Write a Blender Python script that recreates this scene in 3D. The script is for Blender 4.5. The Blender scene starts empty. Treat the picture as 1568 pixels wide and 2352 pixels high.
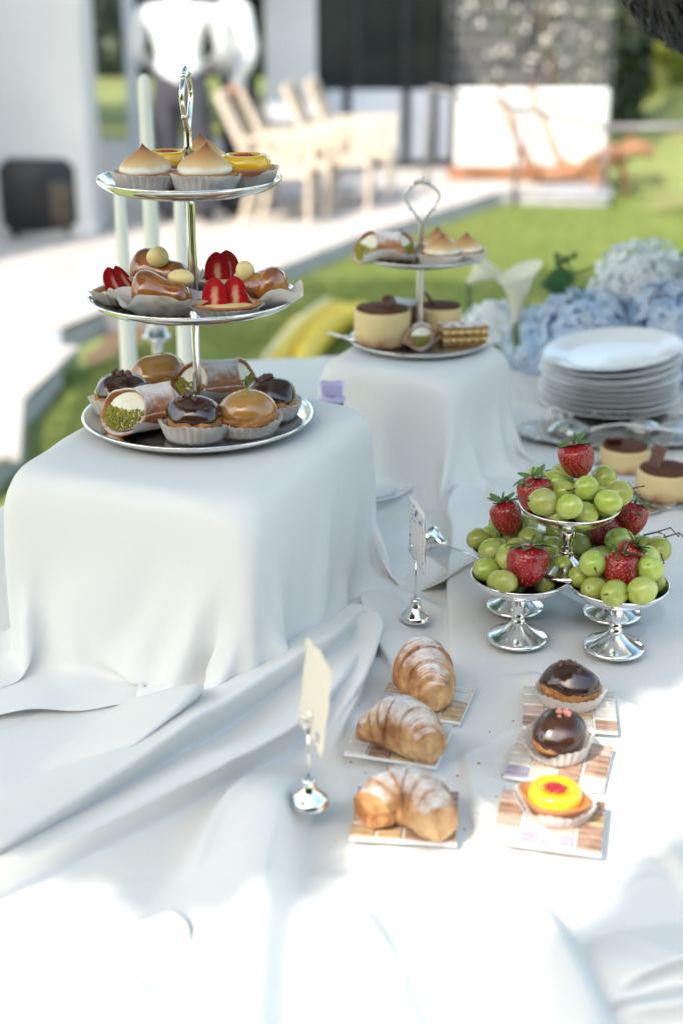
import bpy, math, random
import numpy as np
from mathutils import Vector, Matrix

# ------------------------------------------------------------------ camera, sky, sun, exposure
SC = bpy.context.scene
COL = SC.collection
R = math.radians
PITCH, CAMZ, FPX = R(21.5), 1.55, 3266.67          # 50 mm on a 36 mm high frame (1568 x 2352 design units)
cam = bpy.data.cameras.new('camera')
cam.lens, cam.sensor_width, cam.sensor_fit = 50, 36, 'AUTO'
cam.clip_start, cam.clip_end = 0.05, 400
cam.dof.use_dof, cam.dof.focus_distance, cam.dof.aperture_fstop = True, 1.38, 3.3
camo = bpy.data.objects.new('camera', cam); COL.objects.link(camo)
camo.location = (0, 0, CAMZ); camo.rotation_euler = (R(90) - PITCH, 0, 0)
SC.camera = camo

SUN_EL, SUN_AZ = R(47), R(35)                      # azimuth: degrees left of straight behind the camera
SD = Vector((-math.sin(SUN_AZ) * math.cos(SUN_EL), -math.cos(SUN_AZ) * math.cos(SUN_EL), math.sin(SUN_EL)))
sl = bpy.data.lights.new('sun', 'SUN'); sl.energy, sl.angle, sl.color = 2.0, R(0.4), (1, .93, .82)
so = bpy.data.objects.new('sun', sl); COL.objects.link(so); so.location = (0, 0, 20)
so.rotation_euler = SD.to_track_quat('Z', 'Y').to_euler()
wd = bpy.data.worlds.new('World'); SC.world = wd; wd.use_nodes = True
nt = wd.node_tree
sky = nt.nodes.new('ShaderNodeTexSky'); sky.sky_type = 'NISHITA'; sky.sun_disc = False
sky.sun_elevation = SUN_EL
sky.sun_rotation = math.atan2(SD.x, SD.y)
sky.air_density, sky.dust_density, sky.ozone_density = 2.0, 2.8, 2.5
nt.nodes['Background'].inputs[1].default_value = 0.15
nt.links.new(sky.outputs[0], nt.nodes['Background'].inputs[0])
SC.view_settings.view_transform = 'Standard'; SC.view_settings.look = 'None'
SC.view_settings.exposure = 1.58; SC.view_settings.gamma = 1
SC.render.engine = 'CYCLES'
SC.cycles.max_bounces = 8; SC.cycles.diffuse_bounces = 4; SC.cycles.glossy_bounces = 5
SC.cycles.transmission_bounces = 6; SC.cycles.transparent_max_bounces = 8
SC.cycles.caustics_reflective = False; SC.cycles.caustics_refractive = False
SC.cycles.sample_clamp_indirect = 6
SC.cycles.use_denoising = True

rng = np.random.default_rng(7)
rnd = random.Random(5)
TZ = 0.90            # table top
G = -0.20            # paved terrace
LAWN = -0.32

def at(px, py, z):
    """point of the plane of height z that is seen at design pixel px, py"""
    cx, cy = (px - 784) / FPX, -(py - 1176) / FPX
    vx = cx; vy = math.cos(PITCH) + cy * math.sin(PITCH); vz = -math.sin(PITCH) + cy * math.cos(PITCH)
    t = (z - CAMZ) / vz
    return Vector((vx * t, vy * t, z))

def zy(py, Y):
    cy = -(py - 1176) / FPX
    return CAMZ + Y * (-math.sin(PITCH) + cy * math.cos(PITCH)) / (math.cos(PITCH) + cy * math.sin(PITCH))

def atY(px, py, Y):
    return at(px, py, zy(py, Y)) if abs(zy(py, Y) - CAMZ) > 1e-6 else Vector((0, Y, CAMZ))

# ------------------------------------------------------------------ mesh helpers
class MB:
    """collects verts and faces; build() links them as one mesh object"""
    def __init__(s): s.V = []; s.F = []; s.M = []; s.n = 0
    def add(s, V, F, mi=0, M=None):
        V = np.asarray(V, float).reshape(-1, 3)
        if M is not None:
            A = np.array(M)
            V = V @ A[:3, :3].T + A[:3, 3]
        s.V.append(V)
        s.F.extend([tuple(i + s.n for i in f) for f in F]); s.M.extend([mi] * len(F))
        s.n += len(V); return s
    def build(s, name, mats, parent=None, smooth=True):
        me = bpy.data.meshes.new(name)
        me.from_pydata(np.concatenate(s.V).tolist(), [], s.F)
        if not isinstance(mats, (list, tuple)): mats = [mats]
        for m in mats: me.materials.append(m)
        if len(mats) > 1: me.polygons.foreach_set('material_index', s.M)
        if smooth: me.polygons.foreach_set('use_smooth', [True] * len(me.polygons))
        me.update()
        o = bpy.data.objects.new(name, me); COL.objects.link(o)
        if parent is not None: o.parent = parent
        return o

def obj(name, VF, mat, parent=None, smooth=True, M=None):
    return MB().add(VF[0], VF[1], 0, M).build(name, mat, parent, smooth)

def inst(name, src, parent=None, loc=(0, 0, 0), rot=(0, 0, 0), sc=(1, 1, 1), mat=None):
    o = bpy.data.objects.new(name, src.data); COL.objects.link(o)
    o.parent = parent; o.location = loc; o.rotation_euler = rot; o.scale = sc
    if mat is not None:
        o.material_slots[0].link = 'OBJECT'; o.material_slots[0].material = mat
    return o

def tag(o, label=None, cat=None, group=None, kind=None):
    if label: o['label'] = label
    if cat: o['category'] = cat
    if group: o['group'] = group
    if kind: o['kind'] = kind
    return o

def thing(name, label, cat, loc=(0, 0, 0), rz=0, group=None, sc=1):
    o = bpy.data.objects.new(name, None); COL.objects.link(o); o.empty_display_size = .02
    o.location = loc; o.rotation_euler = (0, 0, rz); o.scale = (sc, sc, sc)
    return tag(o, label, cat, group)

def box(x0, x1, y0, y1, z0, z1):
    V = [(x, y, z) for z in (z0, z1) for y in (y0, y1) for x in (x0, x1)]
    return V, [(0, 2, 3, 1), (4, 5, 7, 6), (0, 1, 5, 4), (2, 6, 7, 3), (0, 4, 6, 2), (1, 3, 7, 5)]

def bar(a, b, w, h, up=(0, 0, 1)):
    """rectangular bar from a to b, w across, h along up"""
    a, b, up = Vector(a), Vector(b), Vector(up)
    d = (b - a).normalized(); s = d.cross(up)
    if s.length < 1e-4: s = d.cross(Vector((1, 0, 0)))
    s.normalize(); u = s.cross(d)
    V = [p + s * i * w / 2 + u * j * h / 2 for p in (a, b) for j in (-1, 1) for i in (-1, 1)]
    return [tuple(v) for v in V], [(0, 2, 3, 1), (4, 5, 7, 6), (0, 1, 5, 4), (2, 6, 7, 3), (0, 4, 6, 2), (1, 3, 7, 5)]

def bevbox(x0, x1, y0, y1, z0, z1, b):
    V = []; F = []
    for z, k in ((z0, b), (z0 + b, 0), (z1 - b, 0), (z1, b)):
        e = [(x0 + k, y0 + b), (x0 + b, y0 + k), (x1 - b, y0 + k), (x1 - k, y0 + b), (x1 - k, y1 - b), (x1 - b, y1 - k), (x0 + b, y1 - k), (x0 + k, y1 - b)]
        V += [(p[0], p[1], z) for p in e]
    for i in range(3):
        for j in range(8):
            F.append((i * 8 + j, i * 8 + (j + 1) % 8, i * 8 + 8 + (j + 1) % 8, i * 8 + 8 + j))
    F += [tuple(range(7, -1, -1)), tuple(range(24, 32))]
    return V, F

def lathe(prof, n=32, a0=0, a1=2 * math.pi, fn=None):
    full = abs(a1 - a0 - 2 * math.pi) < 1e-6
    m = n if full else n + 1
    V = []
    for i, (r, z) in enumerate(prof):
        for j in range(m):
            a = a0 + (a1 - a0) * j / n
            p = (r * math.cos(a), r * math.sin(a), z)
            V.append(fn(p, i, a) if fn else p)
    F = []
    for i in range(len(prof) - 1):
        for j in range(n):
            k = (j + 1) % m
            F.append((i * m + j, i * m + k, i * m + m + k, i * m + m + j))
    return V, F

def tube(pts, rad, n=8, flat=1.0, cap=True, closed=False):
    pts = [Vector(p) for p in pts]
    if not hasattr(rad, '__len__'): rad = [rad] * len(pts)
    V = []; F = []; N = len(pts); up = Vector((0, 0, 1)); prev = None
    for i, p in enumerate(pts):
        if closed: d = (pts[(i + 1) % N] - pts[i - 1])
        else: d = (pts[min(i + 1, N - 1)] - pts[max(i - 1, 0)])
        d = d.normalized() if d.length > 1e-9 else Vector((0, 0, 1))
        if prev is None:
            s = d.cross(up)
            if s.length < .05: s = d.cross(Vector((0, 1, 0)))
        else:
            s = prev - d * prev.dot(d)
        s.normalize(); prev = s; u = d.cross(s)
        for j in range(n):
            a = 2 * math.pi * j / n
            V.append(tuple(p + s * math.cos(a) * rad[i] + u * math.sin(a) * rad[i] * flat))
    for i in range(N if closed else N - 1):
        for j in range(n):
            k = (j + 1) % n; i2 = (i + 1) % N
            F.append((i * n + j, i * n + k, i2 * n + k, i2 * n + j))
    if cap and not closed:
        F += [tuple(range(n - 1, -1, -1)), tuple((N - 1) * n + j for j in range(n))]
    return V, F

def ball(rx, ry, rz, nu=20, nv=12, fn=None):
    V = []; F = []
    for i in range(nv + 1):
        t = math.pi * i / nv
        for j in range(nu):
            a = 2 * math.pi * j / nu
            p = (math.sin(t) * math.cos(a), math.sin(t) * math.sin(a), -math.cos(t))
            q = (p[0] * rx, p[1] * ry, p[2] * rz)
            V.append(fn(p, q) if fn else q)
    for i in range(nv):
        for j in range(nu):
            k = (j + 1) % nu
            F.append((i * nu + j, i * nu + k, i * nu + nu + k, i * nu + nu + j))
    return V, F

def grid(fn, nu, nv, cu=False):
    V = [fn(i / nu, j / nv) for j in range(nv + 1) for i in range(nu + (0 if cu else 1))]
    m = nu if cu else nu + 1
    F = [(j * m + i, j * m + (i + 1) % m, (j + 1) * m + (i + 1) % m, (j + 1) * m + i) for j in range(nv) for i in range(nu)]
    return V, F

_NT = rng.random((64, 64, 64))
def vnoise(p, s=1.0):
    """smooth value noise, -1..1"""
    x, y, z = p[0] * s + 31.7, p[1] * s + 17.3, p[2] * s + 5.1
    i, j, k = math.floor(x), math.floor(y), math.floor(z)
    fx, fy, fz = x - i, y - j, z - k
    fx, fy, fz = fx * fx * (3 - 2 * fx), fy * fy * (3 - 2 * fy), fz * fz * (3 - 2 * fz)
    c = 0
    for a in (0, 1):
        for b in (0, 1):
            for d in (0, 1):
                c += _NT[(i + a) % 64, (j + b) % 64, (k + d) % 64] * (fx if a else 1 - fx) * (fy if b else 1 - fy) * (fz if d else 1 - fz)
    return c * 2 - 1

def Rz(a): return Matrix.Rotation(a, 4, 'Z')
def T(x, y=None, z=None):
    return Matrix.Translation(x if y is None else (x, y, z))

# ------------------------------------------------------------------ materials
MATS = {}
def mat(name, c, rough=.5, metal=0, c2=None, vs=60, vd=4, vlo=.35, vhi=.65, bump=0, bs=200, sss=0, sssr=(.01, .005, .003),
        coat=0, coatr=.05, spec=.5, trans=0, sheen=0, c3=None, c3s=8, transl=0, obrand=0, stretch=None, rvar=0):
    m = bpy.data.materials.new(name); m.use_nodes = True; MATS[name] = m
    t = m.node_tree; N = t.nodes; L = t.links
    P = N['Principled BSDF']
    P.inputs['Roughness'].default_value = rough; P.inputs['Metallic'].default_value = metal
    P.inputs['Specular IOR Level'].default_value = spec
    P.inputs['Coat Weight'].default_value = coat; P.inputs['Coat Roughness'].default_value = coatr
    P.inputs['Transmission Weight'].default_value = trans
    P.inputs['Sheen Weight'].default_value = sheen
    if sss:
        P.inputs['Subsurface Weight'].default_value = sss; P.inputs['Subsurface Radius'].default_value = sssr
        P.inputs['Subsurface Scale'].default_value = 1.0
    P.inputs['Base Color'].default_value = (*c, 1)
    tc = N.new('ShaderNodeTexCoord'); co = tc.outputs['Object']
    if stretch:
        mp = N.new('ShaderNodeMapping'); mp.inputs['Scale'].default_value = stretch
        L.new(co, mp.inputs[0]); co = mp.outputs[0]
    out = None
    if c2 is not None:
        n = N.new('ShaderNodeTexNoise'); n.inputs['Scale'].default_value = vs; n.inputs['Detail'].default_value = vd
        L.new(co, n.inputs['Vector'])
        r = N.new('ShaderNodeMapRange'); r.inputs[1].default_value = vlo; r.inputs[2].default_value = vhi
        L.new(n.outputs[0], r.inputs[0])
        x = N.new('ShaderNodeMix'); x.data_type = 'RGBA'
        x.inputs[6].default_value = (*c, 1); x.inputs[7].default_value = (*c2, 1)
        L.new(r.outputs[0], x.inputs[0]); out = x.outputs[2]
        if rvar:
            rr = N.new('ShaderNodeMapRange'); rr.inputs[3].default_value = rough; rr.inputs[4].default_value = rough + rvar
            L.new(r.outputs[0], rr.inputs[0]); L.new(rr.outputs[0], P.inputs['Roughness'])
    if c3 is not None:
        n = N.new('ShaderNodeTexNoise'); n.inputs['Scale'].default_value = c3s; n.inputs['Detail'].default_value = 3
        L.new(co, n.inputs['Vector'])
        r = N.new('ShaderNodeMapRange'); r.inputs[1].default_value = .45; r.inputs[2].default_value = .65
        L.new(n.outputs[0], r.inputs[0])
        x = N.new('ShaderNodeMix'); x.data_type = 'RGBA'
        x.inputs[6].default_value = (*c, 1); x.inputs[7].default_value = (*c3, 1)
        if out: L.new(out, x.inputs[6])
        L.new(r.outputs[0], x.inputs[0]); out = x.outputs[2]
    if obrand:
        oi = N.new('ShaderNodeObjectInfo'); h = N.new('ShaderNodeHueSaturation')
        r = N.new('ShaderNodeMapRange'); r.inputs[3].default_value = 1 - obrand; r.inputs[4].default_value = 1 + obrand
        L.new(oi.outputs['Random'], r.inputs[0]); L.new(r.outputs[0], h.inputs['Value'])
        r2 = N.new('ShaderNodeMapRange'); r2.inputs[3].default_value = .5 - obrand * .08; r2.inputs[4].default_value = .5 + obrand * .08
        L.new(oi.outputs['Random'], r2.inputs[0]); L.new(r2.outputs[0], h.inputs['Hue'])
        if out: L.new(out, h.inputs['Color'])
        else: h.inputs['Color'].default_value = (*c, 1)
        out = h.outputs[0]
    if out: L.new(out, P.inputs['Base Color'])
    if bump:
        n = N.new('ShaderNodeTexNoise'); n.inputs['Scale'].default_value = bs; n.inputs['Detail'].default_value = 5
        L.new(co, n.inputs['Vector'])
        b = N.new('ShaderNodeBump'); b.inputs['Strength'].default_value = 1; b.inputs['Distance'].default_value = bump
        L.new(n.outputs[0], b.inputs['Height']); L.new(b.outputs[0], P.inputs['Normal'])
    if transl:
        tr = N.new('ShaderNodeBsdfTranslucent'); mx = N.new('ShaderNodeMixShader'); mx.inputs[0].default_value = transl
        tr.inputs[0].default_value = (*c, 1)
        if out: L.new(out, tr.inputs[0])
        L.new(P.outputs[0], mx.inputs[1]); L.new(tr.outputs[0], mx.inputs[2])
        L.new(mx.outputs[0], N['Material Output'].inputs[0])
    return m

def ramp_z(m, z0, z1, stops, noise=0, ns=80, axis=2):
    """drive base colour by the object's own height (z0..z1)"""
    t = m.node_tree; N = t.nodes; L = t.links; P = N['Principled BSDF']
    tc = N.new('ShaderNodeTexCoord'); s = N.new('ShaderNodeSeparateXYZ'); L.new(tc.outputs['Object'], s.inputs[0])
    r = N.new('ShaderNodeMapRange'); r.inputs[1].default_value = z0; r.inputs[2].default_value = z1
    L.new(s.outputs[axis], r.inputs[0]); f = r.outputs[0]
    if noise:
        n = N.new('ShaderNodeTexNoise'); n.inputs['Scale'].default_value = ns; n.inputs['Detail'].default_value = 6
        L.new(tc.outputs['Object'], n.inputs['Vector'])
        a = N.new('ShaderNodeMath'); a.operation = 'MULTIPLY_ADD'; a.inputs[1].default_value = noise; 
        L.new(n.outputs[0], a.inputs[0]); L.new(f, a.inputs[2])
        b = N.new('ShaderNodeMath'); b.operation = 'SUBTRACT'; b.inputs[1].default_value = noise * .5
        L.new(a.outputs[0], b.inputs[0]); f = b.outputs[0]
    cr = N.new('ShaderNodeValToRGB'); e = cr.color_ramp.elements
    e[0].position, e[0].color = stops[0][0], (*stops[0][1], 1)
    e[1].position, e[1].color = stops[-1][0], (*stops[-1][1], 1)
    for p, c in stops[1:-1]:
        q = e.new(p); q.color = (*c, 1)
    L.new(f, cr.inputs[0]); L.new(cr.outputs[0], P.inputs['Base Color'])
    return m

def sugar(m, lo=.25, hi=.75, ns=150, amt=.9, stretch=None):
    """powdered sugar lying on the faces that look up, broken by noise"""
    t = m.node_tree; N = t.nodes; L = t.links; P = N['Principled BSDF']
    src = P.inputs['Base Color'].links[0].from_socket if P.inputs['Base Color'].links else None
    g = N.new('ShaderNodeNewGeometry'); s = N.new('ShaderNodeSeparateXYZ'); L.new(g.outputs['Normal'], s.inputs[0])
    tc = N.new('ShaderNodeTexCoord'); co = tc.outputs['Object']
    n1 = N.new('ShaderNodeTexNoise'); n1.inputs['Scale'].default_value = ns; n1.inputs['Detail'].default_value = 8; n1.inputs['Roughness'].default_value = .7
    if stretch:
        mp = N.new('ShaderNodeMapping'); mp.inputs['Scale'].default_value = stretch; L.new(co, mp.inputs[0]); L.new(mp.outputs[0], n1.inputs['Vector'])
    else: L.new(co, n1.inputs['Vector'])
    a = N.new('ShaderNodeMath'); a.operation = 'MULTIPLY_ADD'; a.inputs[1].default_value = 1.6; a.inputs[2].default_value = -.8
    L.new(n1.outputs[0], a.inputs[0])
    b = N.new('ShaderNodeMath'); b.operation = 'ADD'; L.new(a.outputs[0], b.inputs[0]); L.new(s.outputs[2], b.inputs[1])
    r = N.new('ShaderNodeMapRange'); r.inputs[1].default_value = lo; r.inputs[2].default_value = hi; r.inputs[4].default_value = amt
    L.new(b.outputs[0], r.inputs[0])
    x = N.new('ShaderNodeMix'); x.data_type = 'RGBA'
    if src: L.new(src, x.inputs[6])
    else: x.inputs[6].default_value = P.inputs['Base Color'].default_value
    x.inputs[7].default_value = (.86, .84, .82, 1)
    L.new(r.outputs[0], x.inputs[0]); L.new(x.outputs[2], P.inputs['Base Color'])
    rr = N.new('ShaderNodeMapRange'); rr.inputs[3].default_value = P.inputs['Roughness'].default_value; rr.inputs[4].default_value = .95
    L.new(r.outputs[0], rr.inputs[0]); L.new(rr.outputs[0], P.inputs['Roughness'])
    return m

M = mat
M('cloth', (.80, .795, .77), .85, sheen=.12, bump=.00035, bs=420, transl=.08)
M('silver', (.86, .85, .83), .09, 1, c2=(.80, .79, .77), vs=30, rvar=.06, bump=.00002, bs=300)
M('silver_dull', (.72, .71, .69), .24, 1, c2=(.62, .61, .6), vs=60, rvar=.1, bump=.0004, bs=120)
M('paper', (.90, .88, .85), .8, c2=(.86, .80, .72), vs=45, vlo=.5, vhi=.8, transl=.35, bump=.0002, bs=500)
M('greasy_paper', (.88, .85, .80), .5, c2=(.58, .44, .32), vs=40, vlo=.56, vhi=.72, transl=.3, bump=.0003, bs=200)
M('crust', (.52, .25, .10), .6, c2=(.36, .15, .055), vs=70, bump=.0006, bs=350, sss=.1)
M('tart_shell', (.50, .22, .085), .5, c2=(.38, .15, .06), vs=50, bump=.0005, bs=400)
M('choux', (.55, .26, .085), .65, c2=(.34, .135, .04), vs=160, bump=.0018, bs=260)
M('caramel', (.42, .215, .055), .12, c2=(.33, .155, .035), vs=35, coat=.7, sss=.2, bump=.0003, bs=60)
M('chocolate', (.030, .012, .008), .16, c2=(.055, .022, .013), vs=50, coat=.6, bump=.0002, bs=80)
M('nib', (.17, .095, .07), .7, c2=(.09, .045, .032), vs=300, bump=.0006, bs=500)
M('pink_nib', (.55, .25, .2), .7, c2=(.42, .16, .12), vs=300)
M('pistachio', (.30, .27, .03), .8, c2=(.20, .16, .015), vs=300, obrand=.2)
M('curd', (.80, .50, .020), .14, c2=(.74, .42, .015), vs=40, coat=.5, sss=.35, sssr=(.006, .004, .001))
M('raspberry', (.42, .015, .025), .35, c2=(.30, .008, .015), vs=200, bump=.0012, bs=350, coat=.3)
M('baba', (.36, .12, .025), .17, c2=(.17, .045, .010), vs=45, coat=.8, bump=.0006, bs=90)
M('cream', (.82, .68, .32), .4, sss=.35, sssr=(.006, .005, .003), c2=(.76, .60, .24), vs=60)
M('ricotta', (.84, .80, .66), .6, sss=.3, c2=(.78, .72, .55), vs=90, bump=.0006, bs=250)
m = M('meringue', (.85, .8, .7), .55, sss=.25, sssr=(.004, .003, .002), bump=.0002, bs=300)
ramp_z(m, .0158, .0435, [(0, (.84, .81, .72)), (.20, (.84, .80, .68)), (.30, (.74, .53, .28)), (.50, (.60, .35, .14)), (.74, (.46, .21, .075)), (.90, (.24, .09, .03)), (1, (.05, .02, .012))], .34, 50)
m = M('cannolo', (.50, .22, .085), .55, c2=(.34, .13, .05), vs=60, bump=.0016, bs=170); sugar(m, .30, .95, 150, .88)
m = M('croissant', (.60, .32, .12), .5, c2=(.30, .105, .025), vs=70, vlo=.3, vhi=.62, bump=.0026, bs=200, c3=(.62, .38, .17), c3s=30); sugar(m, .50, 1.10, 85, .92)
M('berry', (.33, .010, .018), .28, c2=(.22, .005, .012), vs=60, coat=.35, sss=.12, sssr=(.004, .001, .001))
M('berry_dark', (.22, .008, .016), .25, c2=(.15, .005, .012), vs=60, coat=.5, bump=.0008, bs=240)
M('seed', (.42, .22, .05), .4, c2=(.25, .09, .025), vs=200)
M('calyx', (.085, .17, .045), .55, c2=(.14, .24, .075), vs=90, transl=.2)
m = M('berry_cut', (.6, .03, .03), .25, coat=.5, bump=.0006, bs=300)
ramp_z(m, 0, 1, [(0, (.80, .45, .30)), (.25, (.78, .30, .22)), (.5, (.66, .05, .04)), (1, (.52, .01, .015))], .3, 120, 1)
M('grape', (.36, .42, .075), .22, c2=(.28, .36, .05), vs=55, sss=.6, sssr=(.010, .009, .003), coat=.1, c3=(.46, .48, .16), c3s=45, obrand=.18)
M('grape_scar', (.16, .11, .05), .8)
M('twig', (.13, .10, .035), .7, c2=(.07, .05, .02), vs=200)
M('cocoa', (.085, .028, .012), .95, c2=(.13, .045, .02), vs=180, bump=.0006, bs=500)
M('sponge', (.70, .52, .25), .8, c2=(.58, .37, .15), vs=45, bump=.0008, bs=250)
m = M('tiramisu_side', (.62, .46, .25), .75, bump=.0008, bs=200)
ramp_z(m, 0, .034, [(0, (.30, .14, .07)), (.22, (.52, .33, .17)), (.5, (.70, .54, .27)), (1, (.70, .54, .27))], .8, 55)
M('choc_shard', (.16, .07, .045), .4, c2=(.11, .045, .03), vs=40)
M('puff', (.46, .23, .07), .6, c2=(.33, .14, .04), vs=120, bump=.001, bs=220)
m = M('puff_top', (.46, .23, .07), .6, bump=.001, bs=220); sugar(m, .2, .8, 120, .9)
M('porcelain', (.88, .88, .87), .16, coat=.4, bump=.0002, bs=60)
M('candle', (.82, .82, .75), .45, sss=.4, sssr=(.01, .01, .008))
M('card', (.80, .74, .63), .75, transl=.15)
M('card_white', (.78, .78, .76), .7, transl=.1)
M('card_back', (.62, .33, .10), .7)
M('ink', (.10, .17, .45), .6)
M('lilac', (.70, .64, .88), .5, c2=(.76, .71, .90), vs=80, transl=.3)
M('glass', (.95, .97, .97), .03, trans=1)
M('yellow', (.62, .42, .01), .45, c2=(.66, .48, .03), vs=6, bump=.002, bs=30)
M('yellow_highlight', (.70, .64, .42), .6)
M('pearl0', (.72, .68, .62), .18, c2=(.60, .54, .48), vs=70, coat=.8, stretch=(1, 3, 1))
M('pearl1', (.46, .31, .23), .18, c2=(.28, .15, .10), vs=60, coat=.8, stretch=(1, 3, 1))
M('pearl2', (.54, .49, .57), .18, c2=(.38, .33, .42), vs=70, coat=.8, stretch=(1, 3, 1))
M('pearl3', (.58, .43, .26), .18, c2=(.36, .22, .10), vs=60, coat=.8, stretch=(1, 3, 1))
M('pearl4', (.64, .47, .39), .18, c2=(.52, .34, .28), vs=60, coat=.8, stretch=(1, 3, 1))
M('grout', (.80, .78, .75), .8)
M('blue_petal', (.52, .70, .90), .6, c2=(.76, .85, .92), vs=22, transl=.3, c3=(.64, .71, .86), c3s=14)
M('white_petal', (.90, .91, .93), .6, c2=(.84, .88, .88), vs=30, transl=.3)
M('calla', (.80, .79, .68), .5, transl=.35, c2=(.80, .76, .56), vs=14)
M('leaf', (.035, .10, .035), .45, c2=(.06, .15, .05), vs=30, transl=.25)
M('stem', (.10, .17, .05), .6)
# setting
M('lawn', (.21, .26, .07), .95, c2=(.28, .31, .10), vs=1.1, vd=6, c3=(.22, .22, .07), c3s=.9, bump=.03, bs=40)
M('blade', (.25, .32, .08), .7, c2=(.31, .36, .11), vs=2.0, transl=.35)
M('soil', (.20, .13, .07), .95, c2=(.12, .075, .04), vs=14, bump=.02, bs=40)
M('paving', (.52, .47, .43), .85, c2=(.42, .38, .35), vs=3, vd=8, bump=.002, bs=60, obrand=.06)
M('kerb', (.42, .42, .43), .85, c2=(.34, .34, .36), vs=12)
M('render', (.66, .67, .69), .85, c2=(.60, .61, .63), vs=2, vd=6, bump=.001, bs=120)
M('white_paint', (.80, .80, .79), .6, c2=(.74, .74, .74), vs=4)
M('pale_panel', (.70, .74, .80), .5, c2=(.64, .69, .76), vs=3)  # white panels in shade: the bluish cast is mixed into this colour
M('dark_metal', (.035, .037, .042), .5, c2=(.05, .05, .055), vs=12)
M('grey_metal', (.20, .195, .20), .5, .2)
M('dark_glass', (.022, .026, .026), .15, c2=(.05, .055, .05), vs=1.5)
M('teak', (.68, .58, .48), .6, c2=(.60, .50, .40), vs=14, stretch=(1, 1, 6))
M('orange_wood', (.40, .20, .10), .55, c2=(.30, .13, .06), vs=14)
M('sling', (.70, .63, .55), .85, c2=(.64, .57, .5), vs=40)
M('case', (.010, .010, .012), .5, c2=(.018, .018, .02), vs=20, bump=.002, bs=60)
M('case_brown', (.10, .075, .06), .5, c2=(.06, .045, .035), vs=20)
M('shirt', (.78, .79, .82), .8, c2=(.72, .73, .77), vs=7, bump=.006, bs=12)
M('trousers', (.065, .065, .085), .8, c2=(.05, .05, .065), vs=9, bump=.004, bs=15)
M('black_trousers', (.018, .018, .022), .8, bump=.004, bs=15)
M('skin', (.52, .27, .19), .5, sss=.15, c2=(.46, .22, .15), vs=12)
M('hair', (.014, .012, .012), .35, spec=.6)
M('shoe', (.02, .018, .016), .4)
M('top_dress', (.25, .22, .24), .8)
M('bark', (.12, .085, .06), .9, c2=(.07, .05, .035), vs=9, bump=.02, bs=20)
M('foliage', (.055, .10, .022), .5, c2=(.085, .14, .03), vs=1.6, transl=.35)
M('shade_foliage', (.11, .17, .04), .5, c2=(.15, .21, .05), vs=1.6, transl=.5)  # paler, more translucent leaves so the added trees brighten their shade
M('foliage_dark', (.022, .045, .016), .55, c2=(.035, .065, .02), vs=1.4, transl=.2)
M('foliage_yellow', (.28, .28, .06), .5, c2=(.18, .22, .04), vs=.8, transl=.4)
M('glint_fleck', (.72, .68, .62), .5, transl=.2)  # white flecks that stand in for sparkling light on the lattice
M('timber', (.30, .20, .12), .7)

# croissant crust: browning stored per vertex by the dough's own layers
_m = MATS['croissant']; _t = _m.node_tree; _P = _t.nodes['Principled BSDF']
_at = _t.nodes.new('ShaderNodeAttribute'); _at.attribute_name = 'browning'
for _n in list(_t.nodes):
    if _n.type == 'MIX' and _n.inputs[7].default_value[0] > .8:      # the sugar mix: slip the browning in below it
        _src = _n.inputs[6].links[0].from_socket
        _x = _t.nodes.new('ShaderNodeMix'); _x.data_type = 'RGBA'; _x.blend_type = 'MULTIPLY'; _x.inputs[0].default_value = 1
        _cr = _t.nodes.new('ShaderNodeValToRGB'); _e = _cr.color_ramp.elements
        _e[0].position, _e[0].color = 0, (1.2, 1.3, 1.45, 1); _e[1].position, _e[1].color = 1, (.55, .42, .34, 1)
        _t.links.new(_at.outputs['Fac'], _cr.inputs[0]); _t.links.new(_src, _x.inputs[6]); _t.links.new(_cr.outputs[0], _x.inputs[7]); _t.links.new(_x.outputs[2], _n.inputs[6])

# brown freckles on the grapes
_t = MATS['grape'].node_tree; _P = _t.nodes['Principled BSDF']; _src = _P.inputs['Base Color'].links[0].from_socket
_tc = _t.nodes.new('ShaderNodeTexCoord'); _oi = _t.nodes.new('ShaderNodeObjectInfo'); _ad = _t.nodes.new('ShaderNodeVectorMath'); _ad.operation = 'ADD'
_nz = _t.nodes.new('ShaderNodeTexNoise'); _nz.inputs['Scale'].default_value = 420; _nz.inputs['Detail'].default_value = 1
_t.links.new(_tc.outputs['Object'], _ad.inputs[0]); _t.links.new(_oi.outputs['Location'], _ad.inputs[1]); _t.links.new(_ad.outputs[0], _nz.inputs['Vector'])
_mr = _t.nodes.new('ShaderNodeMapRange'); _mr.inputs[1].default_value = .74; _mr.inputs[2].default_value = .80; _mr.inputs[4].default_value = .8; _t.links.new(_nz.outputs[0], _mr.inputs[0])
_x = _t.nodes.new('ShaderNodeMix'); _x.data_type = 'RGBA'; _x.inputs[7].default_value = (.16, .11, .04, 1)
_t.links.new(_mr.outputs[0], _x.inputs[0]); _t.links.new(_src, _x.inputs[6]); _t.links.new(_x.outputs[2], _P.inputs['Base Color'])

# ------------------------------------------------------------------ the setting
def fast_quads(name, V, mat, parent=None, nv=4, smooth=False):
    """V: (n, nv, 3) loose polygons, as one mesh"""
    n = len(V); me = bpy.data.meshes.new(name)
    me.vertices.add(n * nv); me.loops.add(n * nv); me.polygons.add(n)
    me.vertices.foreach_set('co', np.asarray(V, np.float32).ravel())
    me.loops.foreach_set('vertex_index', np.arange(n * nv, dtype=np.int32))
    me.polygons.foreach_set('loop_start', np.arange(0, n * nv, nv, dtype=np.int32))
    me.update(calc_edges=True); me.materials.append(mat)
    o = bpy.data.objects.new(name, me); COL.objects.link(o); o.parent = parent
    return o

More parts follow.
